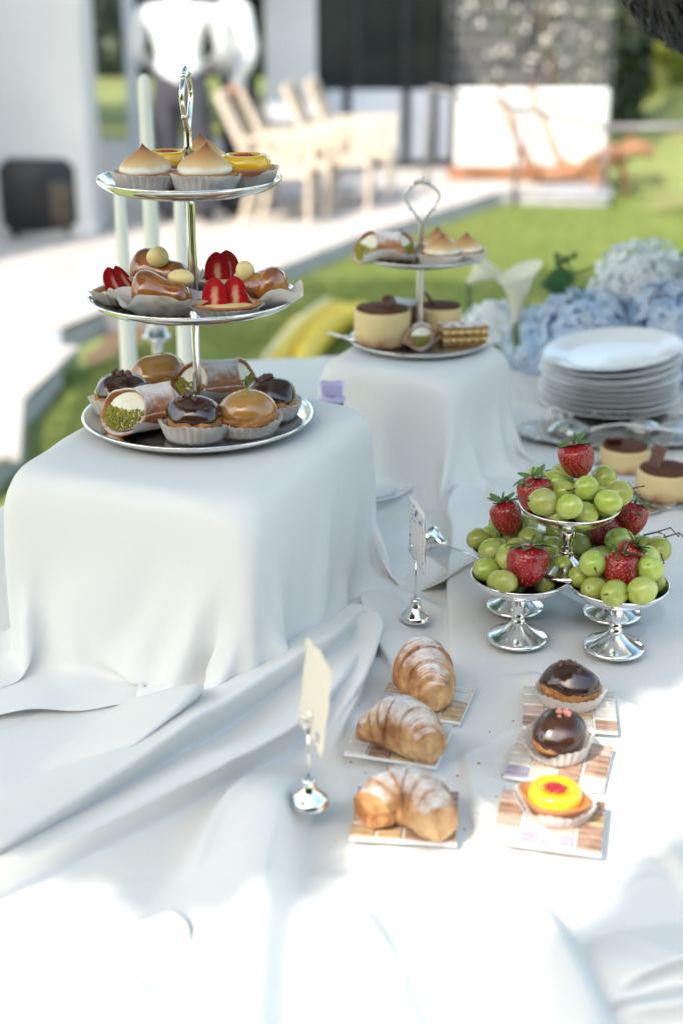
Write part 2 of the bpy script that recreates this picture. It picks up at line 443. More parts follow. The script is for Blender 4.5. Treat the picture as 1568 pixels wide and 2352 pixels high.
def leaf_quads(C, size, seed=0, asp=.5, var=.35):
    g = np.random.default_rng(seed); n = len(C)
    a = g.normal(size=(n, 3)); a /= np.linalg.norm(a, axis=1)[:, None]
    b = np.cross(a, g.normal(size=(n, 3))); b /= np.linalg.norm(b, axis=1)[:, None]
    c = np.cross(a, b)
    s = size * (1 + var * g.uniform(-1, 1, n))[:, None]
    a, b = a * s, b * s * asp
    return np.stack([C - a, C + b * .9 - a * .1 + c * s * .08, C + a, C - b * .9 - a * .1 + c * s * .08], 1)

def clump_points(cx, rad, n, seed, clumps=40, cr=.3):
    """leaf positions gathered in clumps through an ellipsoid"""
    g = np.random.default_rng(seed)
    d = g.normal(size=(clumps, 3)); d /= np.linalg.norm(d, axis=1)[:, None]
    cc = np.array(cx) + d * (g.uniform(.15, 1, clumps) ** .45)[:, None] * np.array(rad)
    k = g.integers(0, clumps, n)
    return cc[k] + g.normal(size=(n, 3)) * np.array(rad) * cr * (g.uniform(.5, 1.2, clumps)[k])[:, None]

def poly_mask(P, poly):
    x, y = P[:, 0], P[:, 1]; ins = np.zeros(len(P), bool); j = len(poly) - 1
    for i in range(len(poly)):
        xi, yi = poly[i]; xj, yj = poly[j]
        c = ((yi > y) != (yj > y)) & (x < (xj - xi) * (y - yi) / (yj - yi + 1e-12) + xi)
        ins ^= c; j = i
    return ins

def fill_poly(poly, n, seed):
    g = np.random.default_rng(seed); p = np.array(poly)
    lo, hi = p.min(0), p.max(0); out = []
    while sum(map(len, out)) < n:
        q = g.uniform(lo, hi, (n, 2)); out.append(q[poly_mask(q, poly)])
    return np.concatenate(out)[:n]

def A2(px, py, z): v = at(px, py, z); return (v.x, v.y)

# ground and terrace
me = MB().add([(-150, -60, LAWN), (150, -60, LAWN), (150, 220, LAWN), (-150, 220, LAWN)], [(0, 1, 2, 3)]).build('lawn', MATS['lawn'])
tag(me, kind='structure')
edge = [A2(1400, 432, G), A2(1150, 440, G), A2(800, 552, G), A2(480, 682, G), A2(235, 716, G), A2(140, 756, G), A2(140, 838, G), A2(55, 918, G),
        A2(50, 1000, G), A2(-60, 1100, G), A2(-500, 1400, G)]
poly = edge + [(-9, 2.0), (-9, 14.6), (edge[0][0], 14.6)]
n = len(poly)
V = [(x, y, G) for x, y in poly] + [(x, y, LAWN - .3) for x, y in poly]
F = [tuple(range(n))] + [(i, n + i, n + (i + 1) % n, (i + 1) % n) for i in range(n)]
terr = MB().add(V, F).build('terrace', MATS['kerb'], smooth=False); tag(terr, kind='structure')
# paving slabs, each clipped to the terrace edge
def clip(poly, a, b, keep):
    out = []
    for i in range(len(poly)):
        p, q = poly[i], poly[(i + 1) % len(poly)]
        sp = (b[0] - a[0]) * (p[1] - a[1]) - (b[1] - a[1]) * (p[0] - a[0]); sq = (b[0] - a[0]) * (q[1] - a[1]) - (b[1] - a[1]) * (q[0] - a[0])
        if sp * keep >= 0: out.append(p)
        if sp * sq < 0:
            t = sp / (sp - sq); out.append((p[0] + (q[0] - p[0]) * t, p[1] + (q[1] - p[1]) * t))
    return out
big = np.array(poly)
for iy in range(14):
    for ix in range(9):
        x0, y0 = -5.6 + ix * .8 + (iy % 2) * .4, 3.4 + iy * .8
        q = [(x0 + .006, y0 + .006), (x0 + .794, y0 + .006), (x0 + .794, y0 + .794), (x0 + .006, y0 + .794)]
        ins = poly_mask(np.array(q), poly)
        if not ins.any(): continue
        if not ins.all():
            c_ = (x0 + .4, y0 + .4)
            def dseg(i):
                a_, b_ = np.array(edge[i]), np.array(edge[i + 1]); d_ = b_ - a_; u_ = np.clip((np.array(c_) - a_) @ d_ / (d_ @ d_), 0, 1)
                return np.linalg.norm(np.array(c_) - a_ - u_ * d_)
            for i in sorted(range(10), key=dseg)[:1]:
                q = clip(q, edge[i], edge[i + 1], -1)
        if len(q) < 3: continue
        k = len(q); h = G + .004 + rnd.uniform(0, .003)
        MB().add([(p[0], p[1], h) for p in q] + [(p[0], p[1], G - .02) for p in q],
                 [tuple(range(k))] + [(i, k + i, k + (i + 1) % k, (i + 1) % k) for i in range(k)]).build('paving_slab', MATS['paving'], terr, smooth=False)
# bare soil along the terrace edge
c = [at(260, 800, LAWN), at(330, 735, LAWN)]
sv = []
for i in range(28):
    a = 2 * math.pi * i / 28
    p = Vector((c[0].x + .12, c[0].y + .15, LAWN + .006)) + Vector((math.cos(a) * .22 * (1 + .25 * vnoise((math.cos(a), math.sin(a), 3), 2)) + .10 * math.sin(a), math.sin(a) * .55, 0))
    sv.append(tuple(p))
s = MB().add(sv, [tuple(range(28))]).build('soil_patch', MATS['soil'], smooth=False); tag(s, kind='structure')
# raised bank of lawn on the right
def bank(u, v):
    x, y = 1.6 + 9 * u, 11.0 + 8 * v
    return (x, y, LAWN - .05 + .85 * max(0, min(1, u * 3.0)) ** 1.3 * (.35 + .65 * min(1, v * 2.2)) * (1 if v < .9 else 0) + .03 * vnoise((x, y, 0), .9))
s = obj('grass_bank', grid(bank, 30, 24), MATS['lawn']); tag(s, kind='structure')
# blades of grass where the lawn is in view
g = np.random.default_rng(3)
P = fill_poly([A2(60, 1130, LAWN), A2(140, 880, LAWN), A2(500, 700, LAWN), A2(1150, 470, LAWN), A2(1650, 440, LAWN), A2(1650, 1000, LAWN), A2(700, 1000, LAWN)], 70000, 4)
P = P[~poly_mask(P, poly)]
h = g.uniform(.02, .05, len(P)); a = g.uniform(0, 6.28, len(P)); w = g.uniform(.003, .006, len(P))
b0 = np.stack([P[:, 0], P[:, 1], np.full(len(P), LAWN)], 1); dx = np.stack([np.cos(a) * w, np.sin(a) * w, 0 * a], 1)
tip = b0 + np.stack([g.normal(0, .015, len(P)), g.normal(0, .015, len(P)), h], 1)
o = fast_quads('grass', np.stack([b0 - dx, b0 + dx, tip], 1), MATS['blade'], nv=3)
tag(o, 'short mown green grass of the lawn', 'grass', kind='stuff')

# white building with square columns; unseen roof and side wall added to cast shade
bd = thing('porch_building', 'white rendered porch with broad square columns behind the men', 'building', (-2.2, 10.2, G))
iv = Matrix.Translation((2.2, -10.2, -G))
def bpart(name, VF, m, parent=bd, smooth=False): return obj(name, VF, m, parent, smooth, iv if parent is bd else iv)
c1 = at(215, 545, G); c2a = atY(612, 300, 12.2); c2b = atY(726, 300, 12.2)
bpart('column', bevbox(c1.x - .85, c1.x, c1.y, c1.y + .5, G + .003, 3.3, .02), MATS['render'])
bpart('column', bevbox(c2a.x, c2b.x, 12.2, 12.6, G + .003, 3.3, .02), MATS['render'])
bpart('shade_roof', bevbox(-7, c2b.x - .25, 9.95, 13.4, 3.3, 3.6, .03), MATS['render'])  # out of view, edges set so its shadow covers the fence panels
bpart('wall', bevbox(-4.4, -3.05, 7.2, 9.6, G + .003, 3.9, .02), MATS['render'])  # unseen block added to keep the near column in shade
p1, p2 = atY(296, 300, 11.0), atY(320, 300, 11.0)
fr = bpart('door_frame', box(p1.x, p2.x, 11.0, 11.1, G + .003, 3.3), MATS['pale_panel'])
p3 = atY(222, 300, 11.05)
bpart('pane', box(p3.x, p1.x, 11.04, 11.06, G + .35, 3.2), MATS['glass'], fr)
obj('skirting', bevbox(c1.x - .88, c1.x + .02, c1.y - .02, c1.y + .52, G + .005, G + .09, .005), MATS['render'], bd, False, iv)

# low wall: white panels with bluish shade in their colour between dark posts, sunlit white panels further right
wl = thing('panel_fence', 'low fence of pale panels between dark posts behind the chairs', 'fence', (0.3, 12.6, G))
iv2 = Matrix.Translation((-.3, -12.6, -G)); Yf = 12.6
xs = [atY(q, 300, Yf).x for q in (690, 742, 797, 932, 993, 1044)]
zt, zb = zy(208, Yf), zy(372, Yf)
for i in range(len(xs) - 1):
    obj('panel', bevbox(xs[i] + .03, xs[i + 1] - .03, Yf, Yf + .04, zb + .03, zt, .006), MATS['pale_panel'], wl, False, iv2)
    obj('post', box(xs[i + 1] - .035, xs[i + 1] + .035, Yf - .03, Yf + .06, G, zt + .02), MATS['dark_metal'], wl, False, iv2)
obj('base_rail', box(xs[0], xs[-1], Yf - .02, Yf + .05, G, zb), MATS['dark_metal'], wl, False, iv2)
Yw = 11.9
ww = thing('white_wall', 'low sunlit white wall of panels below the dark lattice screen', 'wall', (1.6, Yw, G))
iv3 = Matrix.Translation((-1.6, -Yw, -G))
xw = [atY(q, 300, Yw).x for q in (1046, 1215, 1396)]
for i in range(2):
    obj('panel', bevbox(xw[i] + .006, xw[i + 1] - .006, Yw, Yw + .12, G + .10, zy(206, Yw), .02), MATS['white_paint'], ww, False, iv3)
obj('plinth', bevbox(xw[0] - .05, xw[-1] + .02, Yw - .05, Yw + .15, G - .12, G + .098, .01), MATS['orange_wood'], ww, False, iv3)

# dark glazed wall far behind
dk = thing('dark_glazed_wall', 'dark glazed wall in deep shade behind the pale fence', 'wall', (.4, 13.9, G))
iv4 = Matrix.Translation((-.4, -13.9, -G))
xd = [atY(q, 100, 13.9).x for q in (715, 820, 930, 1046)]
for i in range(3):
    obj('pane', box(xd[i] + .03, xd[i + 1] - .03, 13.9, 13.93, G, 3.4), MATS['dark_glass'], dk, False, iv4)
    obj('mullion', box(xd[i] - .03, xd[i] + .03, 13.87, 13.96, G, 3.4), MATS['dark_metal'], dk, False, iv4)
obj('lintel', box(xd[0] - .2, xd[-1], 13.85, 14.0, 3.4, 3.7), MATS['dark_metal'], dk, False, iv4)

# lattice screen above the white wall
Yl = 12.9
ls = thing('lattice_screen', 'dark open lattice screen behind added flecks that imitate daylight sparkle', 'screen', (1.7, Yl, G))
iv5 = Matrix.Translation((-1.7, -Yl, -G))
x0, x1 = atY(1040, 100, Yl).x, atY(1402, 100, Yl).x
z0, z1 = zy(215, Yl), 2.9
for x in (x0 - .04, (x0 + x1) / 2, x1):
    obj('post', box(x - .035, x + .035, Yl - .04, Yl + .05, G, z1), MATS['dark_metal'], ls, False, iv5)
k = 0; nx = 24
for i in range(1, nx):
    x = x0 + (x1 - x0) * i / nx
    obj('slat', box(x - .016, x + .016, Yl - .012, Yl + .0, z0, z1), MATS['grey_metal'], ls, False, iv5)
for i in range(0, 16):
    z = z0 + .135 * i + .02
    obj('slat', box(x0, x1, Yl + .002, Yl + .014, z - .017, z + .017), MATS['grey_metal'], ls, False, iv5)

# handrail
hr = thing('handrail', 'grey metal handrail sloping down in front of the white wall', 'railing', (1.8, 11.2, G))
iv6 = Matrix.Translation((-1.8, -11.2, -G)); Yr = 11.3
a, b, c = atY(985, 203, Yr), atY(1392, 294, Yr), atY(1700, 290, Yr)
obj('rail', tube([a, b], .022, 8), MATS['grey_metal'], hr, True, iv6)
obj('rail', tube([b + Vector((.02, 0, 0)), c], .03, 8), MATS['grey_metal'], hr, True, iv6)
for p in (a, (a + b) / 2, b):
    obj('post', tube([p, (p.x, p.y, LAWN)], .018, 8), MATS['grey_metal'], hr, True, iv6)

# trees -------------------------------------------------------------
def trunk(pts, rad): return tube(pts, rad, 10)
def tree(name, label, base, h, rad, n, leaf, m, seed, clumps=40, zc=None, group='trees behind the terrace'):
    t = thing(name, label, 'tree', base, 0, group)
    g = random.Random(seed)
    zc = zc or h * .62
    obj('trunk', trunk([(0, 0, -.05), (.05, .02, h * .3), (-.03, .04, h * .6), (0, 0, h * .85)], [.12 * h / 4, .09 * h / 4, .06 * h / 4, .02]), MATS['bark'], t)
    lm = MB()
    for i in range(7):
        a = g.uniform(0, 6.28); z = h * g.uniform(.3, .6)
        lm.add(*tube([(0, 0, z), (math.cos(a) * rad[0] * .4, math.sin(a) * rad[1] * .4, z + h * .12), (math.cos(a) * rad[0] * .8, math.sin(a) * rad[1] * .8, z + h * .2)], [.03, .02, .008], 6))
    lm.build('limb', MATS['bark'], t)
    fast_quads('crown', leaf_quads(clump_points((0, 0, zc), rad, n, seed, clumps, .26), leaf, seed), m, t)
    return t
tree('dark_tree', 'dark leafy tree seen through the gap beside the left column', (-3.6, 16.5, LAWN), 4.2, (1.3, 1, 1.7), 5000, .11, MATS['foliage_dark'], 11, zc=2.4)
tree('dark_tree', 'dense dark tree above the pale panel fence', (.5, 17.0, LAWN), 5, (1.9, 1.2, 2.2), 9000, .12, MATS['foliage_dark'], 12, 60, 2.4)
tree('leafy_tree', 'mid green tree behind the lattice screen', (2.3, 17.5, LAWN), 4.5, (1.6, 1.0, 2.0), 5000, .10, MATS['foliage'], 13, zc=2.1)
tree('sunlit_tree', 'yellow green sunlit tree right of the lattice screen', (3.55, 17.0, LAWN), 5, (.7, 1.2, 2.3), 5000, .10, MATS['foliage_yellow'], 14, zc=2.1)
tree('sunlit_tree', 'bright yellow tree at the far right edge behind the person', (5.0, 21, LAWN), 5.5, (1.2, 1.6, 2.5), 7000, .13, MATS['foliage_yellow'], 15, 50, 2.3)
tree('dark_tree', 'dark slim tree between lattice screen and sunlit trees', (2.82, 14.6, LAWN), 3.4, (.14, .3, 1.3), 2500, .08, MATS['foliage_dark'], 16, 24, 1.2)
# added climber: its pale flecks stand in for light through the screen
bb = thing('glint_climber', 'added pale climber imitating light sparkling through the lattice screen', 'climber', (1.75, 12.80, LAWN))
obj('stem', tube([(0, 0, 0), (.1, 0, .8), (-.1, .1, 1.6)], [.05, .04, .015], 7), MATS['bark'], bb)
fast_quads('foliage', leaf_quads(clump_points((0, 0, 1.3), (.75, .05, 1.0), 150, 21, 40, .2), .04, 21), MATS['foliage'], bb)
fast_quads('glint_fleck', leaf_quads(clump_points((.05, .02, 1.55), (.80, .04, .95), 260, 22, 240, .02), .026, 22, .9), MATS['glint_fleck'], bb)
# far hedge closing the view
hg = thing('hedge', 'long dark clipped hedge closing the view at the back', 'hedge', (0, 24, LAWN))
g = np.random.default_rng(8)
C = np.stack([g.uniform(-14, 16, 30000), g.uniform(-.6, .6, 30000), g.uniform(0, 3.6, 30000)], 1)
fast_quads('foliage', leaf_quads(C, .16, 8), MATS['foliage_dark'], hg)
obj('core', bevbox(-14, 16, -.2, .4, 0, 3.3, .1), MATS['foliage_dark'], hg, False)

# unseen hedge added behind the camera to cut low sky light
sky_block = thing('hedge', 'unseen tall hedge added behind the camera to block low sky', 'hedge', (0, -5.2, LAWN))
g = np.random.default_rng(18)
C = np.stack([g.uniform(-7, 7, 16000), g.uniform(-.5, .5, 16000), g.uniform(0, 5.2, 16000)], 1)
fast_quads('foliage', leaf_quads(C, .13, 18), MATS['foliage'], sky_block)
obj('core', bevbox(-7, 7, -.3, .2, 0, 4.9, .1), MATS['foliage_dark'], sky_block, False)
# added unseen trees: leaves lifted sunward from the wanted shade outlines
def crown(polys, n, t0, t1, leaf, seed, base):
    out = []
    g = np.random.default_rng(seed)
    for poly, k in polys:
        P = fill_poly(poly, k, seed + len(out))
        t = g.uniform(t0, t1, len(P))
        out.append(np.stack([P[:, 0] + SD.x * t, P[:, 1] + SD.y * t, base + SD.z * t], 1))
    return leaf_quads(np.concatenate(out), leaf, seed, .62)
Z = TZ
shade = [A2(x, y, Z) for x, y in [(-500, 2040), (-150, 1995), (0, 1985), (65, 1960), (150, 1962), (245, 1972), (285, 2026), (350, 2062), (420, 2092), (520, 2078), (640, 2036),
         (735, 2002), (788, 1935), (808, 1850), (850, 1800), (915, 1815), (960, 1870), (1045, 1890), (1085, 1862), (1125, 1812), (1215, 1702), (1300, 1668), (1415, 1608), (1475, 1556), (1568, 1532), (2100, 1440)]]
shade += [(1.5, 1.5), (1.5, 3.0), (-.7, 3.0), (-1.0, 1.2)]
blob = [A2(x, y, Z) for x, y in [(1600, 1985), (1535, 2005), (1509, 2040), (1494, 2098), (1464, 2146), (1399, 2165), (1381, 2205), (1392, 2300), (1384, 2360), (1420, 2480), (1750, 2480), (1750, 2000)]]
st = thing('added_shade_tree', 'unseen tree added behind the camera, crown shaped to shade the table', 'tree', (-3.4, -1.2, LAWN))
ivt = -np.array([-3.4, -1.2, LAWN])
lq = crown([(shade, 46000), (blob, 2600)], 0, 3.8, 4.8, .042, 31, Z)
fast_quads('crown', lq + ivt, MATS['shade_foliage'], st)
obj('trunk', tube([(0, 0, -.1), (.05, 0, 1.2), (.0, .1, 2.6), (.15, .2, 3.9)], [.17, .13, .11, .07], 12), MATS['bark'], st)
lm = MB()
for e in [(1.2, .5, 4.2), (1.7, .2, 4.2), (2.0, .7, 4.25), (1.2, 1.0, 4.3), (2.5, .5, 4.2), (.8, .3, 4.2)]:
    lm.add(*tube([(.1, .2, 3.6), (e[0] * .5, e[1] * .5 + .15, 4.0), e], [.06, .035, .012], 7))
lm.build('limb', MATS['bark'], st)
st2 = thing('added_shade_tree', 'unseen tree added at the left, crown shaped to shade the near lawn', 'tree', (-4.6, 1.8, LAWN))
lawn_shade = [A2(150, 1000, LAWN), A2(200, 860, LAWN), A2(330, 790, LAWN), A2(560, 720, LAWN), A2(700, 655, LAWN), A2(900, 640, LAWN), A2(1100, 655, LAWN), A2(1250, 625, LAWN), A2(1568, 650, LAWN), (4, 8.5), (4.5, 3.5), (-.8, 3.2)]
lq = crown([(lawn_shade, 15000)], 0, 4.6, 6.6, .075, 41, LAWN)  # leaves placed to cast the darker stretch of lawn
fast_quads('crown', lq - np.array([-4.6, 1.8, LAWN]), MATS['shade_foliage'], st2)
obj('trunk', tube([(0, 0, -.1), (.1, .1, 1.6), (.5, .4, 2.8), (1.0, .9, 3.6)], [.2, .16, .12, .06], 12), MATS['bark'], st2)

# terrace chairs ------------------------------------------------------
def armchair(loc, rz, label):
    t = thing('terrace_armchair', label, 'chair', loc, rz, 'pale wooden armchairs on the terrace')
    W = .28; m = MATS['teak']
    for s in (-1, 1):
        obj('leg', bar((.25, s * W, 0), (.25, s * W, .66), .030, .030, (1, 0, 0)), m, t, False)
        obj('leg', bar((-.30, s * W, 0), (-.19, s * W, .44), .030, .038, (1, 0, 0)), m, t, False)
        obj('back_post', bar((-.19, s * W, .40), (-.46, s * W, 1.0), .035, .045, (1, 0, 0)), m, t, False)
        obj('armrest', bar((-.32, s * W, .67), (.30, s * W, .685), .055, .026), m, t, False)
        obj('side_rail', bar((-.2, s * (W - .003), .40), (.25, s * (W - .003), .42), .04, .06), m, t, False)
        for k in range(3):
            obj('side_slat', bar((-.12 + k * .12, s * W, .44), (-.12 + k * .12, s * W, .655), .02, .04, (1, 0, 0)), m, t, False)
    for k in range(6):
        obj('seat_slat', bar((-.17 + k * .08, -W, .437), (-.17 + k * .08, W, .437), .065, .02), m, t, False)
    for k in range(5):
        y = -W + .08 + k * (2 * W - .16) / 4
        obj('back_slat', bar((-.21, y, .46), (-.445, y, .98), .034, .014, (1, 0, 0)), m, t, False)
    obj('top_rail', bar((-.455, -W, .985), (-.455, W, .985), .04, .06), m, t, False)
    return t
for (px, py, dz), lb in zip([(648, 506, 0), (694, 488, 0), (785, 474, 0), (832, 458, 0)],
        ['pale wooden armchair nearest the men, first of the row', 'pale wooden armchair second from the men, half hidden', 'pale wooden armchair third from the men, before the column',
         'pale wooden armchair farthest right of the row']):
    p = at(px, py, G + .01); armchair((p.x, p.y, G + .008), R(-6), lb).scale = (.84, .84, .86)

# suitcase
p = at(100, 540, G)
t = thing('trolley_case', 'bulky black trolley case standing by the left column', 'case', (p.x, p.y, G + .008), R(8))
obj('body', bevbox(-.25, .25, -.16, .16, .03, .50, .06), MATS['case'], t)
obj('side_panel', bevbox(.07, .20, -.175, -.158, .08, .36, .008), MATS['case_brown'], t)
obj('handle', tube([(-.1, 0, .48), (-.09, 0, .54), (.09, 0, .54), (.1, 0, .48)], .022, 8), MATS['case'], t)
for x in (-.17, .17):
    obj('wheel', tube([(x - .02, -.10, .03), (x + .02, -.10, .03)], .03, 12), MATS['case'], t)

# deck loungers
def lounger(loc, rz, label):
    t = thing('deck_lounger', label, 'lounger', loc, rz, 'orange wood loungers before the white wall')
    m = MATS['orange_wood']; prof = [(-.62, .72), (-.45, .45), (-.28, .24), (-.05, .17), (.25, .22), (.55, .34), (.75, .30)]
    for s in (-1, 1):
        obj('side_frame', tube([(x, s * .29, z) for x, z in prof], .034, 8), m, t)
        obj('leg', bar((-.15, s * .29, .0), (-.22, s * .29, .22), .04, .05, (1, 0, 0)), m, t, False)
        obj('leg', bar((.5, s * .29, .0), (.42, s * .29, .28), .04, .05, (1, 0, 0)), m, t, False)
    n = 15
    for i in range(n):
        u = i / (n - 1) * (len(prof) - 1); k = min(int(u), len(prof) - 2); f = u - k
        x = prof[k][0] * (1 - f) + prof[k + 1][0] * f; z = prof[k][1] * (1 - f) + prof[k + 1][1] * f + .022
        obj('slat', bar((x, -.3, z), (x, .3, z), .05, .014, (prof[k][1] - prof[k + 1][1], 0, prof[k + 1][0] - prof[k][0])), m, t, False)
    return t
p = at(1268, 452, LAWN); lounger((p.x, p.y, LAWN), R(-10), 'curved orange wood lounger nearer the lawn').scale = (.72, .72, 1.15)
p = at(1335, 440, LAWN); lounger((p.x, p.y, LAWN), R(-6), 'curved orange wood lounger closer to the white wall').scale = (.72, .72, 1.15)
p = at(1290, 470, LAWN)
s = thing('stone_trough', 'pale grey stone block on the lawn under the loungers', 'block', (p.x, p.y, LAWN), R(-10))
obj('block', bevbox(-.36, .36, -.15, .15, -.02, .09, .02), MATS['kerb'], s); obj('cap', bevbox(-.38, .38, -.17, .17, .092, .11, .006), MATS['kerb'], s)

# yellow float behind the table
a, b = at(612, 862, LAWN + .1), at(778, 700, LAWN + .1)
t = thing('pool_float', 'long yellow padded pool float lying on the lawn behind the table', 'float', (a.x, a.y, LAWN))
d = (b - a); d.z = 0; L_ = d.length + .1; t.rotation_euler = (0, 0, math.atan2(d.y, d.x))
for k, y in enumerate((.0, -.12)):
    obj('tube', tube([(L_ * u, y + .05 * math.sin(math.pi * u), .065 + .05 * math.sin(math.pi * max(0, min(1, u)))) for u in (-.03, 0, .03, .12, .3, .5, .7, .88, .97, 1.0, 1.03)], [.012, .026, .038, .052, .062, .065, .062, .052, .038, .026, .012], 14), MATS['yellow'], t)
obj('highlight_strip', tube([(L_ * u, .045, .125 + .05 * math.sin(math.pi * u)) for u in (.08, .25, .5, .75, .92)], .012, 8), MATS['yellow_highlight'], t)  # pale strip standing in for the highlight along the top edge

# ------------------------------------------------------------------ people
def skin_mesh(J, E, Rr, root):
    me = bpy.data.meshes.new('skin'); names = list(J); ix = {n: i for i, n in enumerate(names)}
    me.from_pydata([tuple(J[n]) for n in names], [(ix[a], ix[b]) for a, b in E], [])
    o = bpy.data.objects.new('skin', me); COL.objects.link(o)
    md = o.modifiers.new('s', 'SKIN'); md.use_smooth_shade = True
    for i, n in enumerate(names):
        r = Rr[n]; me.skin_vertices[0].data[i].radius = r if hasattr(r, '__len__') else (r, r)
        me.skin_vertices[0].data[i].use_root = (n == root)
    o.modifiers.new('b', 'SUBSURF').levels = 2
    dg = bpy.context.evaluated_depsgraph_get()
    out = bpy.data.meshes.new_from_object(o.evaluated_get(dg))
    bpy.data.objects.remove(o)
    return out

def head_mesh(s=1.0):
    """head about 0.23 m tall, face towards -Y"""
    def fn(p, q):
        x, y, z = p
        w = .078 * (1 - .22 * max(0, -z)) ; dpt = .095; hh = .118
        X, Y, Zz = x * w, y * dpt, z * hh
        if z < -.2 and y < 0: Y -= .012 * (-z)
        face = max(0, -y)
        X0 = abs(x)
        if face > .3:
            Y -= .022 * math.exp(-((x / .16) ** 2) - ((z + .16) / .17) ** 2)
            Y -= .008 * math.exp(-((x / .3) ** 2) - ((z + .52) / .09) ** 2)
            Y += .010 * math.exp(-(((X0 - .40) / .17) ** 2) - ((z - .02) / .10) ** 2)
            Y += .004 * math.exp(-((x / .3) ** 2) - ((z + .42) / .06) ** 2)
        X += (1 if x > 0 else -1) * .018 * math.exp(-((y - .12) / .14) ** 2 - ((z + .08) / .2) ** 2) * (1 if X0 > .8 else 0)
        return (X * s, Y * s, Zz * s)
    return ball(1, 1, 1, 40, 30, fn)

def eyes(parent, M_):
    for sx in (-1, 1):
        obj('eye', ball(.012, .010, .010, 12, 8), MATS['white_paint'], parent, True, M_ @ T(sx * .031, -.076, .003))

def person(label, loc, rz, J, E, Rr, regions, head_loc, head_rot, hairfn=None, height_scale=1.0):
    t = thing('person', label, 'person', loc, rz)
    me = skin_mesh(J, E, Rr, 'hip')
    mats = []; nm = list(J)
    pts = np.array([J[n][:] for n in nm])
    segs = [(a, b) for a, b in E]
    cen = np.zeros(len(me.polygons) * 3); me.polygons.foreach_get('center', cen); cen = cen.reshape(-1, 3)
    best = np.full(len(cen), 1e9); reg = np.zeros(len(cen), int); keys = []
    for a, b in segs:
        A, B = np.array(J[a][:]), np.array(J[b][:]); d = B - A
        u = np.clip(((cen - A) @ d) / (d @ d), 0, 1); dist = np.linalg.norm(cen - A - u[:, None] * d, axis=1)
        mn = regions.get((a, b), regions['*'])
        if mn not in keys: keys.append(mn)
        k = keys.index(mn); w = dist < best; best[w] = dist[w]; reg[w] = k
    for k in keys: me.materials.append(MATS[k])
    me.polygons.foreach_set('material_index', reg.astype(np.int32)); me.polygons.foreach_set('use_smooth', [True] * len(me.polygons))
    body = bpy.data.objects.new('body', me); COL.objects.link(body); body.parent = t
    HM = T(*head_loc) @ head_rot
    hd = obj('head', head_mesh(), MATS['skin'], t, True, HM)
    eyes(hd, HM)
    hb = MB()
    def cap(p, q):
        x, y, z = p; k = 1.0
        if y < -.25 and z < .42: k = .80
        if z < -.25: k = .82
        n_ = 1 + .05 * vnoise((x * 4, y * 4, z * 4))
        return (x * .093 * k * n_, (y * .110 + .006) * k * n_, z * .133 * k * n_ + .006)
    hb.add(*ball(1, 1, 1, 32, 22, cap), 0, HM)
    if hairfn: hairfn(hb, HM)
    hb.build('hair', MATS['hair'], t)
    return t

V3 = Vector
def standing(lean=0, arms=None, wide=1):
    J = dict(hip=V3((0, 0, .93)), waist=V3((0, -lean * .25, 1.08)), chest=V3((0, -lean * .6, 1.28)), neck=V3((0, -lean * .9, 1.44)), skull=V3((0, -lean * 1.0, 1.50)),
             ls=V3((-.19 * wide, -lean * .8, 1.37)), rs=V3((.19 * wide, -lean * .8, 1.37)),
             lh=V3((-.10, 0, .88)), rh=V3((.10, 0, .88)), lk=V3((-.12, -.01, .48)), rk=V3((.12, -.03, .48)), la=V3((-.13, .02, .08)), ra=V3((.13, 0, .08)),
             lt=V3((-.15, -.16, .04)), rt=V3((.15, -.18, .04)))
    J.update(arms)
    E = [('hip', 'waist'), ('waist', 'chest'), ('chest', 'neck'), ('neck', 'skull'), ('chest', 'ls'), ('chest', 'rs'), ('ls', 'le'), ('le', 'lw'), ('lw', 'lf'), ('rs', 're'), ('re', 'rw'), ('rw', 'rf'),
         ('hip', 'lh'), ('hip', 'rh'), ('lh', 'lk'), ('rh', 'rk'), ('lk', 'la'), ('rk', 'ra'), ('la', 'lt'), ('ra', 'rt')]
    Rr = dict(hip=(.155, .12), waist=(.15, .115), chest=(.175, .125), neck=.06, skull=.055, ls=.085, rs=.085, le=.055, re=.055, lw=.037, rw=.037, lf=(.042, .022), rf=(.042, .022),
              lh=.118, rh=.118, lk=.098, rk=.098, la=.084, ra=.084, lt=(.045, .03), rt=(.045, .03))
    return J, E, Rr
def dress(tr):
    r = {'*': tr, ('hip', 'waist'): 'shirt', ('waist', 'chest'): 'shirt', ('chest', 'neck'): 'shirt', ('neck', 'skull'): 'skin', ('chest', 'ls'): 'shirt', ('chest', 'rs'): 'shirt',
         ('ls', 'le'): 'shirt', ('rs', 're'): 'shirt', ('le', 'lw'): 'shirt', ('re', 'rw'): 'shirt', ('lw', 'lf'): 'skin', ('rw', 'rf'): 'skin', ('la', 'lt'): 'shoe', ('ra', 'rt'): 'shoe'}
    return r
